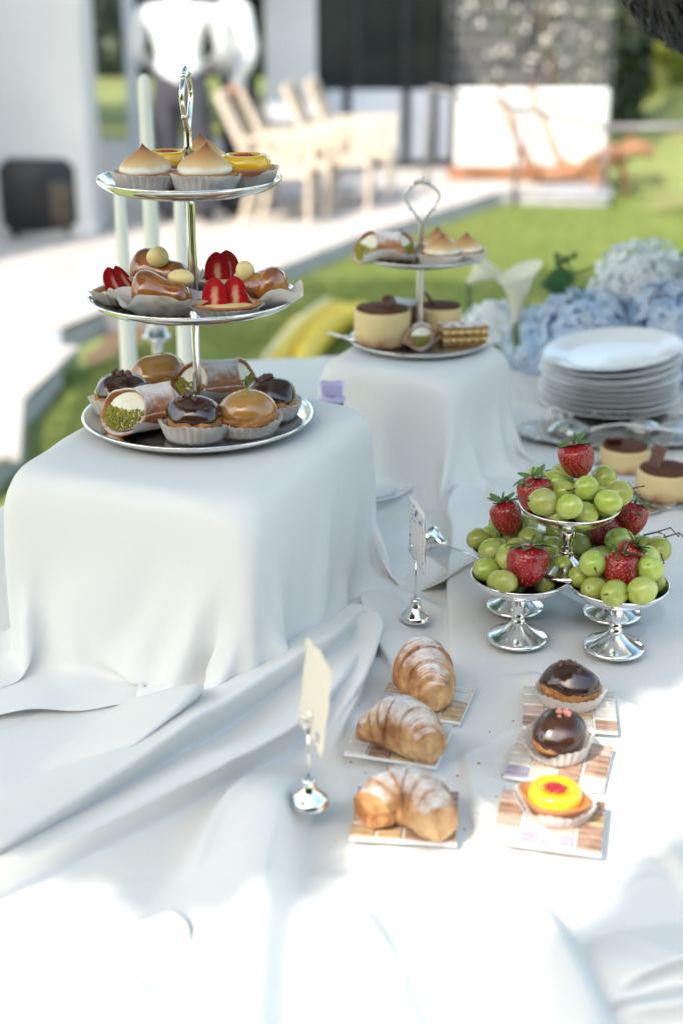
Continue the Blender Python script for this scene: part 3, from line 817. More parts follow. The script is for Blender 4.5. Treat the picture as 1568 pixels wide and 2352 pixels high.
# fingers for both hands
def fingers(J, E, Rr, w, f, side, k):
    d = (J[f] - J[w]).normalized(); s = d.cross(V3((0, 0, 1))); s = s.normalized() if s.length > .1 else V3((1, 0, 0)); n = s.cross(d)
    for i, (off, ln) in enumerate([(-.028, .062), (-.010, .075), (.009, .070), (.026, .055)]):
        a, b = f'{k}f{i}a', f'{k}f{i}b'
        J[a] = J[f] + s * off + d * (.02 + ln * .45) - n * .006; J[b] = J[a] + d * ln * .5 - n * .02
        E += [(f, a), (a, b)]; Rr[a] = .009; Rr[b] = .008
    J[k + 't1'] = J[w] + d * .04 + s * side * .045; J[k + 't2'] = J[k + 't1'] + d * .045 + s * side * .008
    E += [(w, k + 't1'), (k + 't1', k + 't2')]; Rr[k + 't1'] = .011; Rr[k + 't2'] = .009
def finger_regions(reg):
    for k, f, w in (('l', 'lf', 'lw'), ('r', 'rf', 'rw')):
        for i in range(4): reg[(f, f'{k}f{i}a')] = 'skin'; reg[(f'{k}f{i}a', f'{k}f{i}b')] = 'skin'
        reg[(w, k + 't1')] = 'skin'; reg[(k + 't1', k + 't2')] = 'skin'
    return reg
# man with his back to the camera (faces +Y: built facing -Y, turned round)
J, E, Rr = standing(.05, dict(le=V3((-.30, -.08, 1.10)), lw=V3((-.20, -.28, 1.02)), lf=V3((-.14, -.34, 1.02)), re=V3((.31, -.05, 1.10)), rw=V3((.22, -.27, 1.00)), rf=V3((.15, -.33, 1.0))), 1.3)
fingers(J, E, Rr, 'lw', 'lf', 1, 'l'); fingers(J, E, Rr, 'rw', 'rf', -1, 'r')
p = at(426, 512, G)
person('man in white shirt and grey trousers standing with his back turned', (p.x, p.y, G + .01), R(172), J, E, Rr, finger_regions(dress('trousers')), (0, -.075, 1.62), Matrix.Rotation(R(12), 4, 'X'))
J, E, Rr = standing(.04, dict(le=V3((-.25, -.02, 1.10)), lw=V3((-.20, -.20, .95)), lf=V3((-.17, -.27, .92)), re=V3((.25, .02, 1.10)), rw=V3((.24, -.10, .88)), rf=V3((.23, -.15, .81))), .95)
fingers(J, E, Rr, 'lw', 'lf', 1, 'l'); fingers(J, E, Rr, 'rw', 'rf', -1, 'r')
p = at(556, 486, G)
person('man in white shirt and black trousers, right of the other man', (p.x, p.y, G + .01), R(-70), J, E, Rr, finger_regions(dress('black_trousers')), (0, -.06, 1.62), Matrix.Rotation(R(14), 4, 'X'))

# person leaning in from the right: dark curls at the top edge, fingertips by the cake
hx, hy, hz = .466, 1.86, 1.552
hand = at(1585, 1140, .945)
Jp = dict(hip=V3((1.25, 2.15, .95)), waist=V3((1.17, 2.11, 1.10)), chest=V3((.94, 2.04, 1.27)), neck=V3((.70, 1.94, 1.44)), skull=V3((.60, 1.90, 1.49)),
          ls=V3((.90, 1.87, 1.33)), rs=V3((.96, 2.20, 1.33)), le=V3((.84, 1.76, 1.12)), lw=V3((.588, hand.y + .01, .985)), lf=V3((.523, hand.y + .005, .955)),
          re=V3((1.05, 2.36, 1.1)), rw=V3((.93, 2.40, .93)), rf=V3((.87, 2.40, .92)),
          lh=V3((1.28, 2.05, .90)), rh=V3((1.26, 2.26, .90)), lk=V3((1.28, 2.03, .42)), rk=V3((1.27, 2.28, .42)), la=V3((1.33, 2.02, LAWN + .09)), ra=V3((1.33, 2.30, LAWN + .09)),
          lt=V3((1.17, 1.99, LAWN + .04)), rt=V3((1.17, 2.27, LAWN + .04)))
_, E, Rr = standing(0, dict(le=V3(), lw=V3(), lf=V3(), re=V3(), rw=V3(), rf=V3()))
fingers(Jp, E, Rr, 'rw', 'rf', -1, 'r')
d = V3((-1, -.05, -.28)).normalized()
for i, (oy, ln) in enumerate([(-.026, .060), (-.008, .072), (.011, .066), (.028, .05)]):
    a, b = f'lf{i}a', f'lf{i}b'; Jp[a] = Jp['lf'] + V3((-.03, oy, -.004)); Jp[b] = Jp[a] + d * ln * .55
    E += [('lf', a), (a, b)]; Rr[a] = .009; Rr[b] = .008
Jp['lt1'] = Jp['lw'] + V3((-.03, -.04, -.02)); Jp['lt2'] = Jp['lt1'] + V3((-.05, -.006, -.016)); E += [('lw', 'lt1'), ('lt1', 'lt2')]; Rr['lt1'] = .011; Rr['lt2'] = .009
base = V3((1.28, 2.15, LAWN))
J2 = {k: v - base for k, v in Jp.items()}
def curls(hb, HM):
    g = random.Random(9)
    for i in range(420):
        a = g.uniform(-math.pi, math.pi); z = g.uniform(-.35, 1)
        if math.sin(a) < -.2 and z < .35: z = g.uniform(.4, .95)
        r = math.sqrt(max(0, 1 - z * z)); nrm = V3((r * math.cos(a), r * math.sin(a), z))
        down = V3((g.uniform(-.5, .5), -.5 + g.uniform(-.5, .5), -1)); tan = (down - nrm * down.dot(nrm)).normalized(); sd = tan.cross(nrm)
        L_ = g.uniform(.06, .11); tw = g.uniform(1.5, 4.5); ph = g.uniform(0, 6.28); am = g.uniform(.004, .010); w0 = g.uniform(.003, .0055); pts = []
        for k in range(10):
            u = k / 9; d2 = (nrm + tan * (L_ * u / .10)).normalized()
            q = V3((d2.x * .094, d2.y * .112, d2.z * .134 + .006)) * (1.0 + .05 * u + .09 * u * u)
            pts.append(q + sd * am * math.sin(ph + tw * u * 2) + nrm * am * .6 * math.cos(ph + tw * u * 2))
        hb.add(*tube(pts, [w0 * .6, w0, w0 * 1.05, w0, w0 * .95, w0 * .85, w0 * .7, w0 * .5, w0 * .3, w0 * .08], 6, .55), 0, HM)
HR = Matrix.Rotation(R(-68), 4, 'Z') @ Matrix.Rotation(R(72), 4, 'X')
reg = finger_regions(dress('black_trousers')); 
for k in list(reg):
    if reg[k] == 'shirt': reg[k] = 'top_dress'
reg[('le', 'lw')] = 'skin'; reg[('re', 'rw')] = 'skin'
person('person with dark curly hair leaning in at the top right edge', base, 0, J2, E, Rr, reg, (hx - base.x, hy - base.y, hz - base.z), HR, curls)

# ------------------------------------------------------------------ table and cloths
CORN = [(-.68, .40), (1.06, .40), (1.02, 2.52), (-.275, 2.34)]
def lerp2(s, t):
    a, b, c, d = [np.array(q) for q in CORN]
    s, t = s[..., None], t[..., None]
    return (a * (1 - s) + b * s) * (1 - t) + (d * (1 - s) + c * s) * t

def fold_height(X, Y, px, h, wl, wr, taper=(1, 1), lift=.5, p=1.0):
    """height of one cloth fold whose crest runs along the design-pixel polyline px"""
    hs = h if hasattr(h, '__len__') else [h] * len(px)
    hs = list(hs)
    W = [A2(x, y, TZ + q * .7) for (x, y), q in zip(px, hs)]
    # smooth the polyline
    P = np.array(W); H = np.array(hs, float)
    for _ in range(2):
        Q = [P[0]]; K = [H[0]]
        for i in range(len(P) - 1):
            Q += [P[i] * .75 + P[i + 1] * .25, P[i] * .25 + P[i + 1] * .75]; K += [H[i] * .75 + H[i + 1] * .25, H[i] * .25 + H[i + 1] * .75]
        P = np.array(Q + [P[-1]]); H = np.array(K + [H[-1]])
    arc_ = np.concatenate([[0], np.cumsum(np.hypot(*np.diff(P, axis=0).T))]); arc_ /= arc_[-1]
    ez = lambda v: v * v * (3 - 2 * v)
    if taper[0]: H = H * ez(np.clip(arc_ / .38, 0, 1))
    if taper[1]: H = H * ez(np.clip((1 - arc_) / .38, 0, 1))
    best = np.full(X.shape, 1e9); out = np.zeros_like(X); nx_ = np.zeros_like(X); ny_ = np.zeros_like(X)
    for i in range(len(P) - 1):
        a, b = P[i], P[i + 1]; d = b - a; L = np.hypot(*d) + 1e-9
        u = np.clip(((X - a[0]) * d[0] + (Y - a[1]) * d[1]) / L ** 2, 0, 1)
        ex, ey = X - a[0] - u * d[0], Y - a[1] - u * d[1]
        dist = np.hypot(ex, ey); left = (d[0] * (Y - a[1]) - d[1] * (X - a[0])) > 0
        w = np.where(left, wl, wr); q = np.clip(dist / w, 0, 1)
        c = .14
        ramp = np.clip(1 - (np.sqrt(q * q + c * c) - c) / (math.sqrt(1 + c * c) - c), 0, 1)
        f = np.where(w > .02, .6 * ramp + .4 * (1 - q * q * (3 - 2 * q)), 1 - q * q * (3 - 2 * q)) * (H[i] * (1 - u) + H[i + 1] * u)
        m = dist < best; best = np.where(m, dist, best); out = np.where(m, f, out)
        sg = 1 if wl < wr else -1
        nx_ = np.where(m, -d[1] / L * sg, nx_); ny_ = np.where(m, d[0] / L * sg, ny_)
    return out, nx_, ny_

def np_noise(X, Y, s, seed):
    g = np.random.default_rng(seed); tb = g.random((64, 64)) * 2 - 1
    x, y = X * s + 100, Y * s + 100; i, j = np.floor(x).astype(int), np.floor(y).astype(int); fx, fy = x - i, y - j
    fx, fy = fx * fx * fx * (fx * (fx * 6 - 15) + 10), fy * fy * fy * (fy * (fy * 6 - 15) + 10)
    t = lambda a, b: tb[a % 64, b % 64]
    return (t(i, j) * (1 - fx) + t(i + 1, j) * fx) * (1 - fy) + (t(i, j + 1) * (1 - fx) + t(i + 1, j + 1) * fx) * fy

FOLDS = [
 # rolls sweeping from the near riser to the lower left
 ([(900, 1292), (800, 1385), (700, 1478), (570, 1552), (430, 1640), (270, 1748), (100, 1852), (-80, 1960), (-300, 2090)], [.02, .036, .046, .048, .046, .042, .040, .036, .03], .011, .075, (1, 0)),
 ([(470, 1530), (380, 1590), (290, 1680), (190, 1770), (90, 1830)], [.03, .05, .036, .024, .012], .012, .06, (1, 1)),
 ([(845, 1350), (770, 1500), (690, 1630), (560, 1712), (400, 1795), (120, 1925), (-150, 2055), (-300, 2130)], [.02, .030, .036, .040, .038, .036, .032, .03], .010, .065, (1, 0)),
 ([(850, 1328), (815, 1440), (778, 1560), (735, 1660), (692, 1722)], .030, .012, .035, (1, 1)),
 ([(868, 1345), (842, 1450), (812, 1560), (775, 1660), (728, 1745)], .022, .009, .030, (1, 1)),
 ([(790, 1450), (740, 1540), (690, 1600), (620, 1650)], .016, .010, .03, (1, 1)),
 ([(705, 1690), (672, 1790), (642, 1890), (610, 2040), (594, 2190), (580, 2400)], [.03, .040, .040, .034, .03, .03], .0205, .085, (1, 0)),
 ([(685, 1712), (600, 1772), (520, 1860), (470, 1960), (440, 2080), (430, 2200)], [.02, .026, .024, .02, .014, .01], .06, .025, (1, 1)),
 ([(690, 1715), (640, 1800), (600, 1900), (560, 2020), (540, 2120)], .010, .02, .03, (1, 1)),
 ([(640, 1700), (480, 1772), (300, 1862), (120, 1950)], .008, .010, .02, (1, 1)),
 # between the risers
 ([(834, 1316), (848, 1378), (878, 1440), (912, 1508), (930, 1545)], .024, .050, .009, (1, 1)),
 ([(1085, 1085), (1066, 1180), (1050, 1330), (1044, 1450), (1052, 1560)], .017, .050, .009, (1, 1)),
 ([(1110, 1075), (1075, 1130), (1052, 1190), (1048, 1240)], .022, .020, .010, (1, 1)),
 ([(1112, 1080), (1135, 1130), (1150, 1190), (1150, 1230)], .014, .012, .014, (1, 1)),
 ([(885, 1140), (960, 1195), (1035, 1235)], .014, .012, .03, (1, 1)),
 ([(890, 1235), (990, 1285), (1050, 1330)], .009, .012, .03, (1, 1)),
 ([(930, 1180), (1000, 1215), (1045, 1270)], .010, .012, .02, (1, 1)),
 ([(880, 1340), (960, 1380), (1030, 1400)], .005, .014, .02, (1, 1)),
 # quieter wrinkles round the pastries and in the foreground
 ([(835, 1490), (800, 1560), (812, 1630), (860, 1668)], .006, .02, .03, (1, 1)),
 ([(870, 1490), (850, 1560), (870, 1600)], .004, .02, .02, (1, 1)),
 ([(790, 1560), (770, 1640), (782, 1720)], .006, .012, .02, (1, 1)),
 ([(1060, 1672), (1072, 1750), (1092, 1850), (1125, 1950), (1165, 2060)], .010, .040, .008, (1, 1)),
 ([(1175, 1985), (1255, 2120), (1335, 2280), (1400, 2420)], .026, .022, .050, (1, 0)),
 ([(790, 2010), (850, 2150), (930, 2330), (960, 2420)], .020, .022, .05, (1, 0)),
 ([(840, 1975), (930, 1985), (1010, 2040), (1120, 2060)], .012, .022, .03, (1, 1)),
 ([(900, 2140), (1050, 2180), (1200, 2170), (1300, 2200)], .016, .026, .03, (1, 1)),
 ([(1620, 2180), (1500, 2196), (1405, 2235), (1385, 2260)], .026, .010, .05, (0, 1)),
 ([(1620, 2275), (1530, 2288), (1440, 2296), (1390, 2280)], .022, .014, .02, (0, 1)),
 ([(300, 2080), (380, 2160), (430, 2230)], .022, .018, .05, (1, 1)),
 ([(60, 2150), (250, 2250), (420, 2400)], .024, .035, .07, (1, 0)),
 ([(1108, 1556), (1200, 1546), (1320, 1562), (1450, 1616), (1620, 1700)], .006, .012, .04, (1, 0)),
 ([(1480, 1850), (1540, 1960), (1620, 2080)], .008, .03, .012, (1, 0)),
 ([(1420, 1760), (1500, 1790), (1620, 1800)], .005, .03, .03, (1, 0)),
 ([(1150, 1240), (1300, 1250), (1560, 1300)], .003, .03, .03, (1, 0)),
 ([(1230, 1060), (1300, 1100), (1350, 1130)], .004, .02, .03, (1, 1)),
]
def cloth_field(X, Y, full=False):
    z = np.zeros_like(X); sx = np.zeros_like(X); sy = np.zeros_like(X)
    for px, h, wl, wr, tp in FOLDS:
        f, a_, b_ = fold_height(X, Y, px, h, wl, wr, tp)
        hm_ = max(h) if hasattr(h, '__len__') else h
        if min(wl, wr) < .02 and hm_ > .015:
            s_ = np.minimum(.75 * f, .030) * np.clip(f / hm_, 0, 1) ** .5; sx += a_ * s_; sy += b_ * s_
        z = np.maximum(z, f) + .25 * np.minimum(z, f)
    rn = lambda a, b, s, q: 1 - np.abs(np_noise(a, b, s, q)) * 2.2
    z += .0024 * np.maximum(0, rn(X * 1.6 + .9 * Y, Y * .5 - X * .5, 7, 11)) ** 2 + .0014 * np.maximum(0, rn(X - .8 * Y, Y * .45 + X * .4, 13, 12)) ** 3
    for (x0_, y0_, dx_, dy_) in ((.10, .4, .10, 1), (.52, .4, .08, 1), (-.6, .86, 1, .06)):
        z += .0008 * np.exp(-np.abs((X - x0_) * dy_ - (Y - y0_) * dx_) / .005)
    z += .0011 * np_noise(X + .2 * Y, Y, 9, 1) + .0006 * np_noise(X, Y - .4 * X, 22, 2) + .0012 * np.abs(np_noise(X + .5 * Y, Y * .5 - X * .7, 12, 5)) 
    return (z, sx, sy) if full else z
NS, NTT = 600, 720
s_, t_ = np.meshgrid(np.linspace(0, 1, NS + 1), np.linspace(0, 1, NTT + 1) ** 1.25)
XY = lerp2(s_, t_); X, Y = XY[..., 0], XY[..., 1]
Zf, SX, SY = cloth_field(X, Y, True)
for A_ in (SX, SY):
    for _ in range(2):
        A_[1:-1, 1:-1] = (A_[1:-1, 1:-1] * 2 + A_[:-2, 1:-1] + A_[2:, 1:-1] + A_[1:-1, :-2] + A_[1:-1, 2:]) / 6
for _ in range(1):
    Zf[1:-1, 1:-1] = (Zf[1:-1, 1:-1] * 4 + Zf[:-2, 1:-1] + Zf[2:, 1:-1] + Zf[1:-1, :-2] + Zf[1:-1, 2:]) / 8
TOP = np.stack([X + SX, Y + SY, TZ + Zf], -1)
idx = np.arange((NS + 1) * (NTT + 1)).reshape(NTT + 1, NS + 1)
q = np.stack([idx[:-1, :-1], idx[:-1, 1:], idx[1:, 1:], idx[1:, :-1]], -1).reshape(-1, 4)
Vc = [TOP.reshape(-1, 3)]; Fq = [q]; nv = len(Vc[0])
# overhang: the rim falls to the ground in soft waves
rim = np.concatenate([idx[0, :], idx[1:, -1], idx[-1, -2::-1], idx[-2:0:-1, 0]])
rp = Vc[0][rim]; cen = np.array([.25, 1.4]); out = rp[:, :2] - cen; out /= np.linalg.norm(out, axis=1)[:, None]
arc = np.concatenate([[0], np.cumsum(np.linalg.norm(np.diff(rp[:, :2], axis=0), axis=1))])
prev = rim
for k, dz in enumerate((.004, .014, .03, .08, .16, .3, .5, .75, 1.0, 1.17)):
    amp = .008 + .045 * min(1, dz / .6)
    off = (.006 + min(.02, dz) * .6 + amp * (.5 + .5 * np.sin(arc * 26 + 1.3 * np.sin(arc * 5))))[:, None]
    V = np.concatenate([rp[:, :2] + out * off, (rp[:, 2] - dz)[:, None]], 1)
    cur = np.arange(nv, nv + len(rim)); nv += len(rim); Vc.append(V)
    a, b = prev, cur; Fq.append(np.stack([a, b, np.roll(b, -1), np.roll(a, -1)], -1)); prev = cur
def big_mesh(name, V, Fq, m, parent=None):
    me = bpy.data.meshes.new(name); n = len(Fq)
    me.vertices.add(len(V)); me.loops.add(n * 4); me.polygons.add(n)
    me.vertices.foreach_set('co', np.asarray(V, np.float32).ravel()); me.loops.foreach_set('vertex_index', np.asarray(Fq, np.int32).ravel())
    me.polygons.foreach_set('loop_start', np.arange(0, n * 4, 4, dtype=np.int32)); me.polygons.foreach_set('use_smooth', np.ones(n, bool))
    me.update(calc_edges=True); me.materials.append(m)
    o = bpy.data.objects.new(name, me); COL.objects.link(o); o.parent = parent
    return o
tc_ = big_mesh('tablecloth', np.concatenate(Vc), np.concatenate(Fq), MATS['cloth'])
tag(tc_, 'large white tablecloth with loose rolls of folds covering the table', 'tablecloth')

def field_z(x, y):
    return TZ + float(cloth_field(np.array([[x]]), np.array([[y]]))[0, 0])
def tz_(x, y, r=.03):
    """highest cloth point under a foot of radius r"""
    a = np.linspace(0, 2 * math.pi, 9)[:-1]
    XX = np.concatenate([[x], x + r * np.cos(a), x + r * .5 * np.cos(a)])[None]; YY = np.concatenate([[y], y + r * np.sin(a), y + r * .5 * np.sin(a)])[None]
    return TZ + float(np.max(cloth_field(XX, YY))) + .0004

tb = thing('banquet_table', 'long banquet table hidden under the white cloth', 'table', (.2, 1.4, LAWN))
ivb = Matrix.Translation((-.2, -1.4, -LAWN))
obj('table_top', ([(x * .97 + .006, y * .97 + .04, z) for z in (TZ - .03, TZ - .006) for x, y in CORN],
    [(3, 2, 1, 0), (4, 5, 6, 7), (0, 1, 5, 4), (1, 2, 6, 5), (2, 3, 7, 6), (3, 0, 4, 7)]), MATS['timber'], tb, False, ivb)
for x, y in [(-.5, .6), (.9, .6), (.88, 2.3), (-.18, 2.15)]:
    obj('leg', box(x - .03, x + .03, y - .03, y + .03, LAWN, TZ - .032), MATS['timber'], tb, False, ivb)

def drape(w, d, h, ext, sp, seed, pull=None, pleats=()):
    """square of cloth let fall over a box w x d x h standing on the table: coarse grid first, then refined"""
    l, r, f, b = ext
    P0 = None
    for lev, (k_, steps, its) in enumerate(((2, 190, 8), (1, 45, 8))):
        s_ = sp * k_
        if lev == 0: nx, ny = int((l + w + r) / s_) + 1, int((f + d + b) / s_) + 1
        else: nx, ny = 2 * nx - 1, 2 * ny - 1
        gx, gy = np.meshgrid(np.linspace(-w / 2 - l, w / 2 + r, nx), np.linspace(-d / 2 - f, d / 2 + b, ny))
        if P0 is None:
            P = np.stack([gx, gy, np.full_like(gx, h + .006)], -1)
            P[..., 2] += .030 * np_noise(gx, gy, 9, seed) * ((abs(gx) > w / 2) | (abs(gy) > d / 2))
        else:
            P = np.zeros((ny, nx, 3)); P[::2, ::2] = P0; P[1::2, ::2] = (P0[1:] + P0[:-1]) / 2
            P[:, 1::2] = (P[:, 0:-1:2] + P[:, 2::2]) / 2
        P0 = _relax(P, gx, gy, w, d, h, steps, its, pull if lev == 0 else None, (.05, .16)[lev])
    P = P0
    for _ in range(1):
        P[1:-1, 1:-1] = (P[1:-1, 1:-1] * 4 + P[:-2, 1:-1] + P[2:, 1:-1] + P[1:-1, :-2] + P[1:-1, 2:]) / 8
    # pleats and soft dents on the hanging sides, and a rim that slips under the tablecloth rolls
    du = np.gradient(P, axis=1); dv = np.gradient(P, axis=0); N = np.cross(du, dv); N /= np.maximum(np.linalg.norm(N, axis=2, keepdims=True), 1e-9)
    ex = np.maximum(abs(gx) - w / 2, 0); ey = np.maximum(abs(gy) - d / 2, 0); vv = np.maximum(ex, ey)
    ss = lambda a: np.clip(a, 0, 1) ** 2 * (3 - 2 * np.clip(a, 0, 1))
    disp = np.zeros_like(gx); mg_ = .004
    for side, u0, sl, A, wd in pleats:
        if side == 'f': u, m_ = gx, (gy < -d / 2) & (ey >= ex)
        elif side == 'r': u, m_ = gy, (gx > w / 2) & (ex > ey)
        else: u, m_ = gy, (gx < -w / 2) & (ex > ey)
        disp += np.where(m_, A * np.exp(-((u - u0 - sl * vv) / (wd * (.5 + vv / .2))) ** 2) * ss(vv / .12) * ss((vv - .0) / .03), 0)
    # crisp top edges: cloth pulled tight against the riser
    cl_ = np.stack([np.clip(P[..., 0], -w / 2 - mg_, w / 2 + mg_), np.clip(P[..., 1], -d / 2 - mg_, d / 2 + mg_), np.minimum(P[..., 2], h + mg_)], -1)
    ds_ = np.linalg.norm(P - cl_, axis=2)
    k_ = .85 * ss((P[..., 2] - (h - .06)) / .05) * ss((.030 - ds_) / .012)
    k_ = np.maximum(k_, .6 * ss((P[..., 2] - .03) / .05) * ss((.026 - ds_) / .014))
    P += (cl_ - P) * k_[..., None]
    disp += .0028 * np_noise(gx, gy, 11, seed + 7) * ss(vv / .05) + .0012 * np_noise(gx * 1.3, gy, 24, seed + 8) * ss(vv / .05)
    P = P + N * disp[..., None]
    out_ = np.maximum(np.maximum(abs(P[..., 0]) - w / 2, abs(P[..., 1]) - d / 2), 0)
    keep = (gy < -d / 2) & (gx < w * .15)
    P[..., 2] -= np.where(keep, 0, .016 * ss((out_ - .02) / .05) * (P[..., 2] < .03))
    I = np.arange(nx * ny).reshape(ny, nx)
    return P.reshape(-1, 3), np.stack([I[:-1, :-1], I[:-1, 1:], I[1:, 1:], I[1:, :-1]], -1).reshape(-1, 4)

def _relax(P, gx, gy, w, d, h, steps, its, pull, bend):
    ny, nx = gx.shape
    lx, ly = gx[0, 1] - gx[0, 0], gy[1, 0] - gy[0, 0]; dg = math.hypot(lx, ly)
    P = P.reshape(-1, 3).copy(); Q = P.copy(); I = np.arange(nx * ny).reshape(ny, nx); B = []
    def add(a, b, L, k): B.append((a.ravel(), b.ravel(), L, k))
    for o in (0, 1):
        add(I[:, o:-1:2], I[:, o + 1::2][:, :I[:, o:-1:2].shape[1]], lx, 1); add(I[o:-1:2], I[o + 1::2][:I[o:-1:2].shape[0]], ly, 1)
        add(I[o:-1:2, :-1], I[o + 1::2, 1:][:I[o:-1:2, :-1].shape[0]], dg, .12); add(I[o:-1:2, 1:], I[o + 1::2, :-1][:I[o:-1:2, 1:].shape[0]], dg, .12)
    for s, k in ((2, bend),):
        for o in range(2 * s):
            a = I[:, o:nx - s:2 * s]; 
            if a.size: add(a, a + s, lx * s, k)
            a = I[o:ny - s:2 * s]
            if a.size: add(a, a + s * nx, ly * s, k)
    mg = .004
    def collide():
        x, y, z = P[:, 0], P[:, 1], P[:, 2]
        k = np.where((abs(x) < w / 2 + mg) & (abs(y) < d / 2 + mg) & (z < h + mg))[0]
        if len(k):
            p = P[k]
            dz = h + mg - p[:, 2]; dx = w / 2 + mg - abs(p[:, 0]); dy = d / 2 + mg - abs(p[:, 1])
            mz = (dz <= dx) & (dz <= dy); mx = ~mz & (dx <= dy); my = ~mz & ~mx
            p[mz, 2] += dz[mz]; p[mx, 0] += np.sign(p[mx, 0]) * dx[mx]; p[my, 1] += np.sign(p[my, 1]) * dy[my]
            p[:, :2] -= (p - Q[k])[:, :2] * np.where(mz, .8, .2)[:, None]; P[k] = p
        lo = P[:, 2] < .004
        if lo.any():
            P[lo, 2] = .004; P[lo, :2] -= (P[lo, :2] - Q[lo, :2]) * .12
    for st_ in range(steps):
        V = (P - Q) * (.985 if st_ < steps * .7 else .9); Q = P.copy()
        V *= np.minimum(1, .03 / np.maximum(np.linalg.norm(V, axis=1, keepdims=True), 1e-9))
        P = P + V; P[:, 2] -= 9.8 / 80 ** 2
        if pull and st_ < steps * .75:
            for (mx_, vec) in pull: P += mx_(gx, gy).reshape(-1, 1) * np.array(vec) * .0016
        for _ in range(its):
            for a, b, L, k in B:
                dlt = P[b] - P[a]; ln = np.sqrt(np.einsum('ij,ij->i', dlt, dlt)); c = dlt * ((ln - L) / np.maximum(ln, 1e-9) * .5 * k)[:, None]
                P[a] += c; P[b] -= c
            collide()
    return P.reshape(ny, nx, 3)

def draped_box(c, ang, w, d, h, ext, sp, seed, label, pull=None, dz=0, pleats=()):
    V, Fq = drape(w, d, h, ext, sp, seed, pull, pleats)
    o = big_mesh('riser_cloth', V, Fq, MATS['cloth'])
    o.location = (c[0], c[1], TZ + .001 + dz); o.rotation_euler = (0, 0, ang)
    o.modifiers.new('smooth', 'SUBSURF').render_levels = 1
    o.modifiers['smooth'].levels = 1
    return tag(o, label, 'cloth', 'white cloths draped over the risers')
B1C, B1A, B1W, B1D, B1H = (-.143, 1.358), R(-21), .256, .325, .195
B2C, B2A, B2W, B2D, B2H = (.098, 1.815), R(-29), .19, .185, .155
B1Z, B2Z = TZ + B1H + .0065, TZ + B2H + .0065
def sm(a, lo, hi): return np.clip((a - lo) / (hi - lo), 0, 1)
draped_box(B1C, B1A, B1W, B1D, B1H, (.205, .235, .212, .24), .0085, 3, 'white cloth draped over the riser under the tall three tier stand',
           pleats=[('f', .090, -.20, .016, .013), ('f', .112, -.22, -.016, .011), ('f', .045, -.45, -.006, .02), ('f', -.03, -.2, .007, .035), ('f', -.09, .1, -.005, .02), ('r', -.10, -.3, .012, .018), ('r', -.04, -.5, -.006, .02), ('r', .03, -.5, .012, .022), ('r', .10, -.4, .010, .02)])
draped_box(B2C, B2A, B2W, B2D, B2H, (.19, .21, .20, .19), .0085, 4, 'white cloth draped over the riser under the small two tier stand', dz=.0017, pleats=[('f', -.05, .1, .010, .014), ('f', .0, .2, .008, .02), ('f', .05, .2, -.006, .015), ('r', -.05, .1, .010, .012), ('r', .0, 0, -.006, .012), ('r', .05, -.1, .012, .014)])

# ------------------------------------------------------------------ tableware
def plate_profile(Rr, rim=.012, base=.78):
    return [(0, .0035), (Rr * base * .9, .0035), (Rr * base, .0042), (Rr * .9, rim * .55), (Rr * .965, rim * .9), (Rr * .985, rim + .001), (Rr * 1.0, rim + .0012), (Rr * 1.006, rim), (Rr, rim - .0018),
            (Rr * .97, rim * .62), (Rr * .9, rim * .28), (Rr * base, .0012), (Rr * base * .97, 0), (0, 0)]

def handle_shape(mb, z0, w, h, n=26, r=.0019):
    """open loop handle in the XZ plane with a small crown"""
    pts = []
    for sgn in (1,):
        half = [(0, 0), (.18, .10), (.42, .24), (.60, .33), (.86, .50), (1.0, .62), (.95, .72), (.70, .84), (.42, .93), (.20, .965), (0, .975)]
    loop = [(x * w, 0, z0 + y * h) for x, y in half] + [(-x * w, 0, z0 + y * h) for x, y in half[-2:0:-1]]
    mb.add(*tube(loop, r, 8, closed=True))
    for s in (-1, 1):
        mb.add(*tube([(s * w * .60, 0, z0 + h * .33), (s * w * .74, 0, z0 + h * .30), (s * w * .80, 0, z0 + h * .34)], [r, r * .9, r * .3], 7))
    for dx, hh in ((0, .19), (-.2, .14), (.2, .14), (-.38, .09), (.38, .09)):
        mb.add(*tube([(dx * w, 0, z0 + h * .95), (dx * w * 1.12, 0, z0 + h * (.95 + hh * .5)), (dx * w * 1.25, 0, z0 + h * (.95 + hh))], [r * 1.1, r * 1.5, r * .2], 7))

def fluted_rod(z0, z1, r0, r1, n=24):
    prof = [(r0 * 2.0, z0), (r0 * 1.9, z0 + .003), (r0 * 1.25, z0 + .010)]
    m = 10
    for i in range(m + 1):
        u = i / m; prof.append((r0 * (1 - u) + r1 * u + .0003 * math.sin(u * 9), z0 + .014 + (z1 - z0 - .02) * u))
    prof += [(r1 * 1.35, z1 - .004), (r1 * 1.4, z1)]
    def fn(p, i, a):
        k = 1 + .10 * math.cos(8 * a) * (1 if 2 < i < len(prof) - 2 else 0); return (p[0] * k, p[1] * k, p[2])
    return lathe(prof, n, fn=fn)

